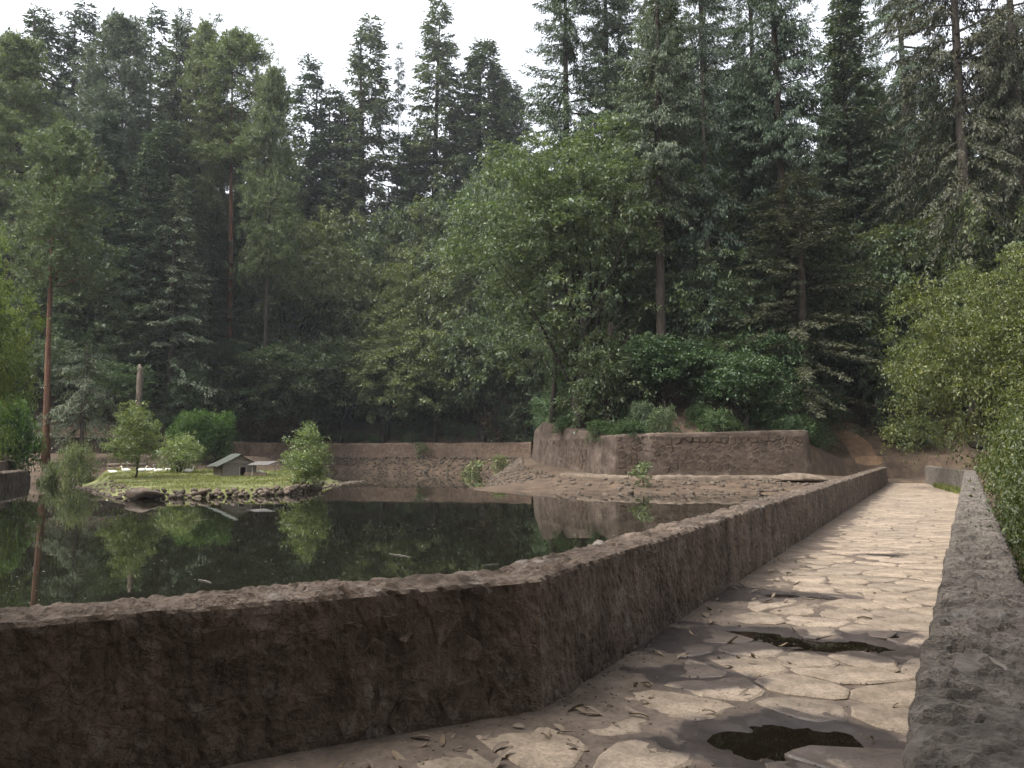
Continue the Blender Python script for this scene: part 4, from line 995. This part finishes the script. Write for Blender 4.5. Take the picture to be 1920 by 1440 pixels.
LEAFY += [(('broad', 'broad2', 'broad3')[k % 3], lab, u, Y, vt, wpx, mt) for k, (lab, u, Y, vt, wpx, mt) in enumerate([
 ('leafy tree at the wall top right behind the pale island tree', 545, 114, 640, 175, 'leaf'), ('leafy tree at the wall top left of the dark trunk gap', 455, 110, 655, 150, 'leaf'),
 ('leafy tree hanging low over the far wall, right of the pale island tree', 640, 117, 650, 170, 'leaf'), ('rounded leafy tree hanging over the left third of the far wall', 725, 117, 615, 190, 'leaf_mid'),
 ('low leafy tree hanging over the middle of the far wall', 815, 115, 625, 190, 'leaf_mid'), ('leafy tree over the right part of the far wall', 905, 113, 600, 170, 'leaf'), ('shaded leafy tree beside the bastion end', 985, 112, 590, 150, 'leaf'),
 ('light yellow-green leafy tree with wide crown behind the pale island tree', 560, 128, 452, 230, 'leaf_mid'), ('pale leafy tree right of the wide yellow-green crown', 660, 129, 510, 190, 'leaf_mid'),
 ('pale leafy crown in the second row above the far wall centre', 755, 127, 520, 190, 'leaf_mid'), ('arched leafy crown left of the big spreading tree', 860, 124, 470, 210, 'leaf_mid'), ('leafy crown touching the left side of the big spreading tree', 950, 121, 440, 170, 'leaf'),
 ('leafy tree below the red trunk of the round-topped pine', 470, 124, 485, 170, 'leaf'), ('leafy tree up the slope left of the free-standing spire', 590, 142, 400, 200, 'leaf_mid'), ('round leafy tree up the slope below the free-standing spire', 690, 142, 430, 190, 'leaf'),
 ('leafy tree up the slope below the nearly bare fir pole', 775, 142, 400, 180, 'leaf_mid'), ('leafy tree up the slope below the blunt green fir', 870, 138, 375, 190, 'leaf'), ('leafy tree high on the slope left of the big spreading crown', 950, 134, 330, 190, 'leaf')])]
for key, lab, u, Y, vt, wpx, mt in LEAFY:
    ptree(key, 'leafy_tree', lab, 'tree', u, Y, vt, wpx, mat=mt)
ptree('bank_tree', 'leafy_tree', 'large yellow-green tree leaning over the far end of the right parapet', 'tree', 1865, 41, 495, 385, mat='leaf_yellow', z=-1.6)
ptree('bank_tree', 'leafy_tree', 'bright yellow-green branches hanging in at the left picture edge', 'tree', -105, 46, 405, 260, mat='leaf_lime', z=-1.)
# near bushes below the right parapet
for k, (x, y, h, r, lab) in enumerate([
        (4.6, 5.3, 2.7, .85, 'leafy bush against the outer side of the right parapet, nearest the camera'), (6.5, 8.2, 3.5, 1.05, 'leafy bush along the right parapet, second from the camera'),
        (9.3, 12.4, 4.2, 1.25, 'leafy bush along the right parapet, third from the camera'), (12.6, 17.0, 5.2, 1.6, 'tall pale-tipped bush along the right parapet, fourth from the camera'),
        (15.5, 21.5, 5.8, 1.9, 'tall pale-tipped bush along the right parapet, fifth from the camera'), (19.3, 27, 5.6, 2.0, 'bush under the yellow-green tree beside the bend of the right parapet'), (22.6, 32.8, 5.4, 2.3, 'bush between the yellow-green tree and the bend of the right parapet'),
        (27.5, 37.5, 5.0, 2.6, 'low bush below the crown of the yellow-green tree, beyond the parapet bend'), (31.5, 44, 4.6, 2.8, 'bush outside the right parapet near the far end of the path')]):
    tree(('near_bush', 'near_bush2')[k % 2], 'bush', lab, 'bush', x, y, h, r, mat='leaf_yellow' if k in (3, 4) else 'bush')
# behind the photographer: unseen tall trees added to keep the near corner in shade
for k, (x, y, h, r) in enumerate([(-4.2, -3.4, 22, 6.2), (-10.5, -3.2, 21, 6.2), (3.6, -4.2, 22, 6.0), (-2, -8.5, 24, 7), (-16, -8, 20, 7), (-5, -13, 26, 9), (2, -15, 26, 9)]):
    tree('broad_big', 'leafy_tree', 'unseen leafy tree added behind the viewpoint for its shade', 'tree', x, y, h, r, mat='leaf', group='added shade trees behind the viewpoint')

# ---- forest behind: conifers and understory that nothing tells apart
sk_u = [-200, 0, 100, 200, 400, 500, 540, 600, 650, 690, 715, 745, 790, 900, 950, 965, 1500, 1518, 1562, 1580, 2200]
sk_v = [110, 110, 120, 100, 130, 190, 270, 290, 240, 150, 345, 350, 240, 160, 110, -150, -150, 275, 275, -150, -150]
g = np.random.default_rng(34); placed = []
def too_close(x, y, r):
    for a, b in placed:
        if (a - x) ** 2 + (b - y) ** 2 < r * r: return True
    return False
def outside(x, y):
    X = np.array([x]); Yv = np.array([y]); return (not in_poly(X, Yv, WPOLY)[0]), float(near_poly(X, Yv, W_[:, :2])[0][0])
n_c = 0
for _ in range(6000):
    Y = g.uniform(60, 200); u = g.uniform(-120, 2050); p = at(u, 600, Y); ok, d = outside(p.x, Y)
    if not ok or d < 8 or d > 95 or too_close(p.x, Y, 5.6): continue
    if 415 < u < 1000 and d < 40: continue
    z0 = hz(p.x, Y); hmax = at(u, float(np.interp(u, sk_u, sk_v)), Y).z - z0
    h = min(g.uniform(24, 44), hmax)
    if h < 9: continue
    placed.append((p.x, Y)); n_c += 1
    key = ['fir', 'fir2', 'fir3', 'fir', 'spruce'][g.integers(5)]
    tree(key, 'fir_tree', 'dark fir lost among the others in the dense forest on the slope', 'tree', p.x, Y, h, g.uniform(4.0, 6.2) * (.75 if h < 20 else 1), mat=['fir', 'fir_dark', 'fir_dark'][g.integers(3)], group='firs in the forest mass')
    if n_c >= 190: break
placed = []; n_u = 0
for _ in range(6000):
    Y = g.uniform(56, 150); u = g.uniform(-120, 2050); p = at(u, 700, Y); ok, d = outside(p.x, Y)
    if not ok or d < 3.0 or d > 55 or too_close(p.x, Y, 3.6 if d < 14 else 5.0): continue
    if 1525 < u < 1680 and d < 16: continue
    if 415 < u < 1000 and d < 30: continue
    placed.append((p.x, Y)); n_u += 1
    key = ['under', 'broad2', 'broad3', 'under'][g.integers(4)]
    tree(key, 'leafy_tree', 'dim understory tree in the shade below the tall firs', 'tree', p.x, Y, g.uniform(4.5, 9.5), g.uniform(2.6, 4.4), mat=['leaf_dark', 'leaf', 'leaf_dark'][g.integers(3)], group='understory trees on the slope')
    if n_u >= 170: break
# shrubs along the wall tops
n_s = 0
for _ in range(4000):
    u = g.uniform(-40, 1535); Y = g.uniform(55, 122); p = at(u, 800, Y); ok, d = outside(p.x, Y)
    if not ok or d < 1.9 or d > 5 or too_close(p.x, Y, 1.8): continue
    if u < 210 and d < 4: continue
    placed.append((p.x, Y)); n_s += 1
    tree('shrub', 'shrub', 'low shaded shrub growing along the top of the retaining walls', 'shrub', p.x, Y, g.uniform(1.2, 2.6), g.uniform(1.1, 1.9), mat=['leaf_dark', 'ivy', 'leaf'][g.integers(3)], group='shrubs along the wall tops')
    if n_s >= 70: break
# named shrubs
SHR = [('hedge_ball', 'bush', 'bright green rounded hedge bush, left half of the pair behind the hut', 362, 84, 778, 72, 'hedge', None), ('hedge_ball', 'bush', 'bright green rounded hedge bush, right half of the pair behind the hut', 405, 84.5, 780, 66, 'hedge', None),
       ('hedge_ball', 'bush', 'large bright green round bush at the left edge above the quay', 8, 62, 757, 100, 'hedge', None), ('shrub', 'shrub', 'brownish dry shrub right of the hedge pair', 470, 104, 785, 90, 'dry_leaf', None),
       ('shrub', 'shrub', 'dark brown shrub left of the pale island tree', 525, 108, 780, 90, 'dry_leaf', None), ('shrub', 'shrub', 'reddish dry shrub above the far wall near the bastion', 935, 114, 735, 90, 'dry_leaf', None), 
       ('shrub', 'shrub', 'green shrub spilling over the wall left of the bastion', 965, 113, 765, 90, 'leaf', None), ('shrub', 'shrub', 'sunlit green weeds between the quay and the island', 148, 60, 845, 60, 'leaf_mid', None), ('shrub', 'shrub', 'low weeds on the rocks beside the quay', 95, 62, 872, 50, 'leaf_mid', None),
       ('shrub', 'shrub', 'leafy shrub at the foot of the orange earth slope', 1505, 62, 760, 80, 'leaf', None), ('shrub', 'shrub', 'shrub on the right side of the orange earth slope', 1715, 63, 790, 90, 'leaf', None)]
for key, nm, lab, u, Y, vt, wpx, mt, z in SHR: ptree(key, nm, lab, nm, u, Y, vt, wpx, mat=mt, z=z, bank=(u < 420))
for lab, x, y, h, r in [('ivy shrub spilling over the recess in the bastion wall', 6.9, 59.2, 1.5, 1.3), ('ivy shrub hanging over the bastion wall right of its recess', 8.6, 55.9, 1.1, 1.1), ('ivy shrub on the tall left end of the bastion', 4.5, 66.5, 1.3, 1.2)]:
    tree('shrub', 'shrub', lab, 'shrub', x, y, h, r, mat='ivy', z=3.0 if y < 60 else 3.9)
for lab, u, v, Y, h in [('leafy weed on the far bank at the waterline, left one', 790, 884, 112, 2.2), ('tall leafy weed on the far bank at the waterline, middle one', 893, 886, 97, 3.4), ('trailing weed on the bank just left of the bastion', 935, 884, 88, 2.2), ('leafy weed alone in front of the bastion wall', 1208, 908, 47, 1.5)]:
    p = at(u, v, Y); tree('sprig', 'weed', lab, 'plant', p.x, Y, h, h * .42, mat='leaf_mid', z=hz(p.x, Y) - .05)

# ------------------------------------------------------------------ island trees, hut, ducks, logs
def isl_at(u, v):
    best = None
    for Y in np.arange(38, 75, .1):                       # first place where the line of sight meets the turf
        p = at(u, v, Y); zz_ = float(isl_z(np.array([p.x]), np.array([p.y]))[0])
        if p.z <= zz_ or best is None and Y > 74: return p.x, p.y, zz_
    x, y = p.x, p.y
    return x, y, zz_
def itree(key, lab, u, v, vt, wpx, mt):
    x, y, z = isl_at(u, v); h = at(u, vt, y).z - z
    return tree(key, 'island_tree' if 'bush' not in key else 'bush', lab, 'tree' if 'bush' not in key else 'bush', x, y, h, wpx / 2 * y / FPX, mat=mt, z=z - .05)
itree('isl_tree', 'multi-stemmed silvery green tree on the island left of the hut', 252, 896, 750, 115, 'leaf_pale')
itree('isl_bush', 'low leafy bush on the island beside the multi-stemmed tree', 335, 886, 812, 92, 'leaf_pale')
itree('isl_tree2', 'pale green tree at the right tip of the island, right of the hut', 572, 921, 790, 108, 'leaf_pale')

hx, hy, hz0 = isl_at(416, 894)
hut = empty('duck_house', (hx, hy, hz0 - .03), math.radians(35)); hut.scale = (.92, .92, .92); tag(hut, 'small wooden duck house with sagging green felt roof on the island', 'hut')
SW, SD, EH, RH = 2.6, 2.5, 1.02, 1.72
def part(name, vf, mat, parent, loc=(0, 0, 0), rot=(0, 0, 0)): return link(name, mesh_py(name, *vf, M[mat]), parent, loc, rot)
for k in range(4): part('side_plank', box_vf(-.02, .02, .02, SD, k * .255, k * .255 + .245), 'plank_dark', hut, (0, 0, 0), (0, random.uniform(-.03, .03), 0))
for k in range(4):
    z0, z1 = k * .255, k * .255 + .24
    if k < 3:
        part('front_plank', box_vf(.03, 1.28, -.03, .01, z0, z1), 'plank', hut, (0, random.uniform(-.015, .0), 0), (0, random.uniform(-.012, .012), 0))
        part('front_plank', box_vf(1.86, SW, -.025, .015, z0, z1), 'plank', hut, (0, 0, 0))
    else: part('front_plank', box_vf(.03, SW, -.03, .01, z0, z1), 'plank', hut, (0, -.01, 0), (0, .01, 0))
for k in range(3):
    z0 = EH + .01 + k * .225; f0 = (z0 - EH) / (RH - EH); f1 = min(1, (z0 + .215 - EH) / (RH - EH)); a, b = SW / 2 * f0, SW / 2 * f1
    V = [(a, -.03, z0), (SW - a, -.03, z0), (SW - b, -.03, z0 + .215), (b, -.03, z0 + .215), (a, .01, z0), (SW - a, .01, z0), (SW - b, .01, z0 + .215), (b, .01, z0 + .215)]
    part('gable_plank', (V, box_vf(0, 1, 0, 1, 0, 1)[1]), 'plank', hut)
part('back_wall', box_vf(0, SW, SD - .03, SD, 0, EH), 'plank_dark', hut); part('far_wall', box_vf(SW - .03, SW - .001, .02, SD - .04, 0, EH), 'plank_dark', hut)
part('floor', box_vf(.02, SW - .05, .03, SD - .05, .0, .03), 'dark_in', hut)
part('door_post', box_vf(1.28, 1.35, -.05, .02, 0, .78), 'pole', hut); part('door_post', box_vf(1.79, 1.86, -.05, .02, 0, .78), 'pole', hut)
part('dark_doorway_fill', box_vf(1.3, 1.86, .5, .53, 0, .8), 'dark_in', hut)  # near-black sheet painted as the dark seen through the doorway
def roof_slope(x0, z0, x1, z1):
    nx, ny = 7, 14; V = []; F = []
    for j in range(ny + 1):
        for i in range(nx + 1):
            t = i / nx; y = -.28 + (SD + .5) * j / ny
            V.append((x0 + (x1 - x0) * t, y, z0 + (z1 - z0) * t - .07 * math.sin(math.pi * t) + .025 * math.sin(y * 7) + .02 * math.sin(y * 2.3 + t * 5)))
    n = len(V); V += [(a, b, c - .035) for a, b, c in V]
    q = lambda i, j: j * (nx + 1) + i
    for j in range(ny):
        for i in range(nx): F += [(q(i, j), q(i + 1, j), q(i + 1, j + 1), q(i, j + 1)), (n + q(i, j), n + q(i, j + 1), n + q(i + 1, j + 1), n + q(i + 1, j))]
    for i in range(nx): F += [(q(i, 0), n + q(i, 0), n + q(i + 1, 0), q(i + 1, 0)), (q(i, ny), q(i + 1, ny), n + q(i + 1, ny), n + q(i, ny))]
    for j in range(ny): F += [(q(0, j), q(0, j + 1), n + q(0, j + 1), n + q(0, j)), (q(nx, j), n + q(nx, j), n + q(nx, j + 1), q(nx, j + 1))]
    return V, F
part('roof_sheet', roof_slope(-.5, EH - .18, SW / 2 + .03, RH + .09), 'felt', hut); part('roof_sheet', roof_slope(SW + .35, EH - .08, SW / 2 - .01, RH + .07), 'felt', hut)
for k, (x, y, t) in enumerate([(1.9, -1.3, .86), (2.9, -1.25, .9), (3.9, -.6, 1.15), (3.2, .5, 1.1)]): part('awning_post', tube([(x, y, -.05), (x + .02, y, t * .5), (x, y + .02, t + .05)], [.035, .03, .028], 6), 'pole', hut)
part('awning', ([(1.5, -1.4, .90), (3.0, -1.5, .90), (4.2, -.4, 1.2), (2.5, .1, 1.16), (1.5, -1.4, .93), (3.0, -1.5, .93), (4.2, -.4, 1.23), (2.5, .1, 1.19)], box_vf(0, 1, 0, 1, 0, 1)[1]), 'tin', hut)
tx, ty, tz = isl_at(479, 893)
tr_ = empty('feeding_trough', (tx, ty, tz), .2); tag(tr_, 'low brown wooden feeding trough beside the duck house', 'trough')
for nm, b in [('side_board', (-.75, .75, -.2, -.17, 0, .26)), ('side_board', (-.75, .75, .17, .2, 0, .26)), ('end_board', (-.75, -.72, -.168, .168, 0, .26)), ('end_board', (.72, .75, -.168, .168, 0, .26)), ('base_board', (-.718, .718, -.168, .168, .02, .05))]: part(nm, box_vf(*b), 'brown_log', tr_)

# ducks
def duck_vf(up=True):
    path_ = [(-.30, 0, .19), (-.24, 0, .17), (-.14, 0, .155), (0, 0, .15), (.12, 0, .16), (.2, 0, .19), (.235, 0, .25), (.25, 0, .33), (.265, 0, .39), (.30, 0, .415), (.345, 0, .41)] if up else \
            [(-.32, 0, .17), (-.25, 0, .155), (-.14, 0, .14), (0, 0, .135), (.12, 0, .14), (.2, 0, .16), (.25, 0, .19), (.28, 0, .215), (.31, 0, .225), (.35, 0, .22), (.385, 0, .21)]
    rad = [.015, .06, .105, .125, .11, .075, .05, .04, .045, .048, .02]
    V, F = tube(path_, rad, 10); return V, F
DU = mesh_py('body', *duck_vf(True), M['white'], True); DD = mesh_py('body', *duck_vf(False), M['white'], True)
def bill_vf(x, z): return merge([tube([(x, 0, z), (x + .05, 0, z - .012), (x + .085, 0, z - .015)], [.022, .02, .012], 6)])
BU = mesh_py('bill', *bill_vf(.345, .405), M['orange']); BD = mesh_py('bill', *bill_vf(.385, .205), M['orange'])
LG = mesh_py('leg', *tube([(0, 0, .06), (.005, 0, .03), (.0, 0, .0), (.05, 0, .002)], [.012, .01, .012, .014], 5), M['orange'])
for u, v, up, rz, lab in [(212, 888, False, 3.0, 'white duck farthest to the left on the island grass'), (236, 886, True, 3.4, 'white duck left of the multi-stemmed tree, looking left'), (266, 886, True, .5, 'white duck just right of the multi-stemmed tree stems'),
                          (280, 884, False, .2, 'white duck sitting before the bleached log, second right of the stems'), (297, 885, False, .1, 'white duck lying on the grass left of the low bush'), (313, 884, False, .3, 'white duck lying in front of the low island bush'),
                          (348, 886, True, 2.6, 'white duck with raised head, left of the close pair near the hut'), (354, 887, True, .4, 'white duck with raised head, right of the close pair near the hut'), (478, 889, False, .3, 'white duck behind the feeding trough, left one'), (486, 889, False, 2.9, 'white duck behind the feeding trough, right one')]:
    x, y, z = isl_at(u, v); d = empty('duck', (x, y, z + (.0 if up else -.04)), rz); d.scale = (1.15,) * 3; tag(d, lab, 'duck', 'white ducks on the island')
    link('body', DU if up else DD, d); link('bill', BU if up else BD, d)
    for s in (-1, 1): link('leg', LG, d, (.02, .05 * s, -.0))
# logs behind the island tree
def log(name, lab, u0, v0, u1, v1, z, r, mat):
    a = Vector((*on_plane(u0, v0, z), z)); b = Vector((*on_plane(u1, v1, z), z)); b.y = a.y + (b.y - a.y) * .3; m = (a + b) / 2 + Vector((0, .05, .03))
    o = link(name, mesh_py(name, *tube([a, a * .7 + m * .3, m, b * .7 + m * .3, b], [r * .8, r, r * 1.05, r * .95, r * .75], 9), M[mat], True)); tag(o, lab, 'log')
log('log', 'long bleached white log lying behind the ducks', 208, 888, 285, 888, .42, .17, 'pale_log')
yl = on_plane(240, 886, .4)[1] + 1.5
for k, (z, lab) in enumerate([(.75, 'weathered grey rail below the top one of the log barrier'), (1.12, 'topmost weathered rail of the log barrier behind the island tree')]):
    a = at(203, 870, yl); b = at(276, 870, yl)
    o = link('log', mesh_py('log', *tube([(a.x, yl, z), ((a.x + b.x) / 2, yl + .05, z + .04), (b.x, yl, z - .02)], [.13, .14, .12], 9), M['brown_log'], True)); tag(o, lab, 'log')
for u, lab in [(203, 'dark upright post at the left end of the log barrier'), (274, 'dark upright post at the right end of the log barrier')]:
    a = at(u, 870, yl + .25); o = link('post', mesh_py('post', *tube([(a.x, yl + .3, .1), (a.x, yl + .3, .8), (a.x + .02, yl + .3, 1.35)], [.16, .15, .14], 8), M['brown_log'])); tag(o, lab, 'post')
# dark hollow stump at the front edge of the island
p = on_plane(268, 931, -.15); o = link('stump', mesh_np('stump', *rock_vf(201, 3, (.8, .4, .36), .5, .8), M['rubble_dark'], False), None, (p[0], p[1], -.05)); tag(o, 'black rotten log end among the stones at the island edge', 'stump')
# dead broken trunk
p = at(259, 770, 87); z0 = hz(p.x, 87); zt0 = at(259, 683, 87).z
pts = [(p.x, 87, z0 - .3), (p.x + .05, 87, z0 + 3), (p.x + .02, 87, zt0 - 1.2), (p.x + .0, 87, zt0 - .5), (p.x - .08, 87, zt0)]
o = link('dead_trunk', mesh_py('dead_trunk', *tube(pts, [.4, .36, .34, .3, .1], 10), M['dead_wood'], True)); tag(o, 'broken dead tree trunk standing behind the island tree, pale at its snapped top', 'trunk')
# dark trunks behind the bastion
for u, Y, vt, r, lab in [(1035, 74, 640, .27, 'thin black trunk left of the dark trunk pair above the bastion'), (1092, 66, 560, .6, 'thick black leaning trunk above the recess in the bastion wall'), (1140, 64, 600, .42, 'black trunk right of the thick leaning one above the bastion'), (1170, 68, 560, .3, 'slim dark trunk between the bastion and the tall bare fir trunk')]:
    p = at(u, 790, Y); z0 = hz(p.x, Y); zt0 = at(u, vt, Y).z; ln = (zt0 - z0)
    t = empty('tree_stem', (p.x, Y, z0 - .2)); tag(t, lab, 'trunk')
    link('trunk', mesh_py('trunk', *tube([(0, 0, 0), (.1, 0, ln * .3), (.35, .1, ln * .65), (.3, .2, ln)], [r * 1.3, r, r * .8, r * .55], 9), M['bark_dark'], True), t)
    for q in range(5):
        a = random.uniform(0, 6.28); zb0 = ln * random.uniform(.45, .95); l2 = random.uniform(1.5, 3)
        link('limb', mesh_py('limb', *tube([(.25, .1, zb0), (.25 + math.cos(a) * l2 * .5, math.sin(a) * l2 * .5, zb0 + l2 * .4), (.25 + math.cos(a) * l2, math.sin(a) * l2, zb0 + l2 * .9)], [r * .3, r * .2, r * .08], 5), M['bark_dark'], True), t)
# post in the water, slabs, stick
px_, py_ = on_plane(990, 905, -.25)
st = empty('mooring_post', (px_, py_, -.4), .3); tag(st, 'small rusty brown post standing at the water edge before the bastion', 'post')
part('post', tube([(0, 0, 0), (0, 0, .4), (.02, 0, .72)], [.2, .19, .17], 8), 'brown_log', st); part('arm', tube([(.1, 0, .5), (.5, 0, .7), (.7, 0, .42)], [.06, .05, .03], 6), 'brown_log', st)
a = at(1462, 895, 48.5)
sl = link('stone_slab', mesh_np('stone_slab', *rock_vf(333, 3, (2.0, .9, .3), .16, .62), M['rubble'], False), None, (a[0] + 1.6, a[1] + .6, hz(a[0] + 1.5, a[1] + .8) + .22), (.04, .05, .1)); tag(sl, 'thick grey slab lying on the bank beyond the far end of the left parapet', 'slab')
sl2 = link('stone_slab', mesh_py('stone_slab', *merge([box_vf(-.75, .75, -.4, .4, 0, .14)]), M['slab']), None, (*at(67, 812, 79).xy, 4.25), (0, 0, .3)); tag(sl2, 'small pale slab on the lower terrace left of the red pine trunk', 'slab')
a = on_plane(1455, 905, .1); b = on_plane(1449, 922, -.3)
o = link('stick', mesh_py('stick', *tube([(a[0], a[1], .55), (a[0] - .15, a[1] - .8, .1), (b[0], b[1], -.35)], [.04, .05, .035], 6), M['pale_log'])); tag(o, 'pale stick leaning from the bank into the water by the slab', 'stick')
# orange earth trail on the slope
tv = []; tw = []
for t in np.linspace(0, 1, 26):
    u = 1640 - 85 * t - 14 * math.sin(t * 4); Y = 60.5 + 13 * t; p = at(u, 800, Y)
    for s_ in np.linspace(-1, 1, 7):
        x = p.x + s_ * (1.1 - .35 * t) + .15 * math.sin(t * 17 + s_ * 3); tv.append((x, Y, hz(x, Y) + .12 * (1 - s_ * s_) + .03))
ti_ = np.arange(26 * 7).reshape(26, 7)
struct(link('earth_trail', mesh_np('earth_trail', np.array(tv), np.stack([ti_[:-1, :-1], ti_[:-1, 1:], ti_[1:, 1:], ti_[1:, :-1]], -1).reshape(-1, 4), M['bare_earth'], True)))
# path end: tuft grass at the bend
gg = np.random.default_rng(8); tt = gg.random(1600); q = np.array((22.0, 37.6)) + np.outer(tt, (6.6, 15.9)) * .55; q = q + np.outer(gg.uniform(.0, .55, 1600) ** 1.5, (-.92, .38))
gt = blades('grass', np.column_stack([q, np.full(1600, -.01)]), .1, .42, M['grass'], None, 6, .02); gt['label'] = 'green grass tuft at the foot of the right parapet bend'; gt['category'] = 'grass'

# ------------------------------------------------------------------ litter
g = np.random.default_rng(55)
def leaf_vf(k):
    n = 5; V = []; F = []
    for i in range(n):
        t = i / (n - 1); w_ = .028 * math.sin(math.pi * (.06 + .9 * t)) ** .8; b = .03 * math.sin(t * 3 + k) * (.5 + .3 * k)
        V += [(t * .16 - .08, -w_, b + .012), (t * .16 - .08, 0, b), (t * .16 - .08, w_, b + .014)]
    for i in range(n - 1): F += [(i * 3, i * 3 + 1, i * 3 + 4, i * 3 + 3), (i * 3 + 1, i * 3 + 2, i * 3 + 5, i * 3 + 4)]
    return V, F
LF = [mesh_py('fallen_leaf', *leaf_vf(k), M['litter'], True) for k in range(4)]
n_l = 0
while n_l < 120:
    if n_l < 45: t = g.uniform(0, 3.0); p = np.array((.2, 5.3)) + dl_ * t + np.array((.35, -.65)) * g.uniform(.1, .95)
    elif n_l < 100: t = g.random() ** 1.6 * 9; p = np.array((.2, 5.34)) + np.array((.472, .882)) * t + np.array((.88, -.47)) * abs(g.normal()) * .5
    else: p = np.array((g.uniform(.6, 4), g.uniform(4.2, 11)))
    if not path_inside(p) or p[1] < 3.6: continue
    if pud_q(p[:1], p[1:])[0][0] < 1: continue
    z = float(path_z(p[:1], p[1:])[0][0]); n_l += 1; k = g.uniform(.4, .95)
    o = link('fallen_leaf', LF[g.integers(4)], None, (p[0], p[1], max(z, .006) + .006), (g.normal() * .25, g.normal() * .25, g.uniform(0, 6.28)), (k, k * g.uniform(.6, 1.2), k))
    tag(o, 'dry curled leaf lying on the dirt of the path', 'leaf', 'dry leaves on the path')
nP = 5200; t_ = g.random(nP) ** 1.5; yy = 3.6 + 16 * t_; xl = np.where(yy < 5.34, -2.5 + (yy - 3.9) * 1.9, .2 + .536 * (yy - 5.34)); xr = .96 + .5916 * (yy - 2.05)
xx = xl + .05 + (xr - xl - .1) * np.where(g.random(nP) < .6, g.random(nP) ** 2.2, g.random(nP)); zz_ = path_z(xx, yy)[0]; qq = pud_q(xx, yy)[0]
kk = qq > 1.0; xx, yy, zz_ = xx[kk], yy[kk], zz_[kk]; nP = len(xx); Vb, Fb = ico(1); Vb = Vb * np.array((1, .8, .6)); r_ = .002 + .009 * g.random(nP) ** 3
Vg = (Vb[None] * r_[:, None, None] * g.uniform(.7, 1.3, (nP, len(Vb), 1)) + np.column_stack([xx, yy, np.maximum(zz_, -.002) + .002])[:, None]).reshape(-1, 3); Fg = (Fb[None] + (np.arange(nP) * len(Vb))[:, None, None]).reshape(-1, 3)
stuff(link('grit', mesh_np('grit', Vg, Fg, M['rubble']), path))
# specks floating on the lake
def lake_pts(n):
    v = 890 + 290 * g.random(n) ** 1.3; u = g.uniform(-60, 1500, n); P = np.array([on_plane(a, b, WATER_Z) for a, b in zip(u, v)])
    k = in_poly(P[:, 0], P[:, 1], WPOLY) & ~in_poly(P[:, 0], P[:, 1], DAM) & ~in_poly(P[:, 0], P[:, 1], isl_out); return P[k]
P = lake_pts(3200); P = P[fbm(xyz(P[:, 0] * .25, P[:, 1] * .12), 3, 66) + .35 * g.normal(size=len(P)) > .12]; n = len(P); az = g.uniform(0, 6.28, n); s = g.uniform(.006, .022, n) * (.6 + P[:, 1] / 22)
e1 = np.column_stack([np.cos(az), np.sin(az), np.zeros(n)]) * s[:, None]; e2 = np.column_stack([-np.sin(az), np.cos(az), np.zeros(n)]) * (s * g.uniform(.3, .8, n))[:, None]
B = np.column_stack([P, np.full(n, WATER_Z + .004)]); V = np.stack([B - e1, B - e2, B + e1, B + e2], 1).reshape(-1, 3)
fl = stuff(link('floating_debris', mesh_np('floating_debris', V, np.arange(4 * n).reshape(-1, 4), M['speck']))); fl['label'] = 'tiny pale leaf bits drifting on the dark lake'; fl['category'] = 'debris'
for u0, v0, u1, v1, lab in [(730, 1039, 770, 1045, 'longest pale stick floating in mid lake'), (372, 1088, 396, 1093, 'pale floating stick nearest the left part of the parapet'), (905, 1061, 935, 1058, 'short floating stick close to the parapet bend'), (365, 977, 390, 974, 'thin stick floating below the hut reflection'), (532, 984, 550, 984, 'thin floating stick under the pale island tree'), (790, 936, 804, 936, 'tiny pale stick floating near the far wall')]:
    a = on_plane(u0, v0, WATER_Z); b = on_plane(u1, v1, WATER_Z); r = .005
    o = link('floating_stick', mesh_py('floating_stick', *tube([(a[0], a[1], WATER_Z + .01), ((a[0] + b[0]) / 2, (a[1] + b[1]) / 2 + .03, WATER_Z + .012), (b[0], b[1], WATER_Z + .006)], [r * .7, r, r * .6], 6), M['pale_log'])); tag(o, lab, 'stick')

# ------------------------------------------------------------------ air
hm, hn = new_mat('haze_air'); pv = N(hn, 'ShaderNodeVolumePrincipled'); pv.inputs['Density'].default_value = .0002
pv.inputs['Color'].default_value = (.88, .94, 1, 1); pv.inputs['Anisotropy'].default_value = .3
ho = N(hn, 'ShaderNodeOutputMaterial'); hn.links.new(pv.outputs[0], ho.inputs['Volume'])
try: hm.cycles.homogeneous_volume = True
except Exception: pass
zmin = float(GZ.min()) - 1.5
hb = link('haze', mesh_py('haze', *box_vf(-730, 730, -330, 930, zmin, 175), hm)); stuff(hb); hb['label'] = 'thin pale haze in the air over lake and forest'; hb['category'] = 'haze'
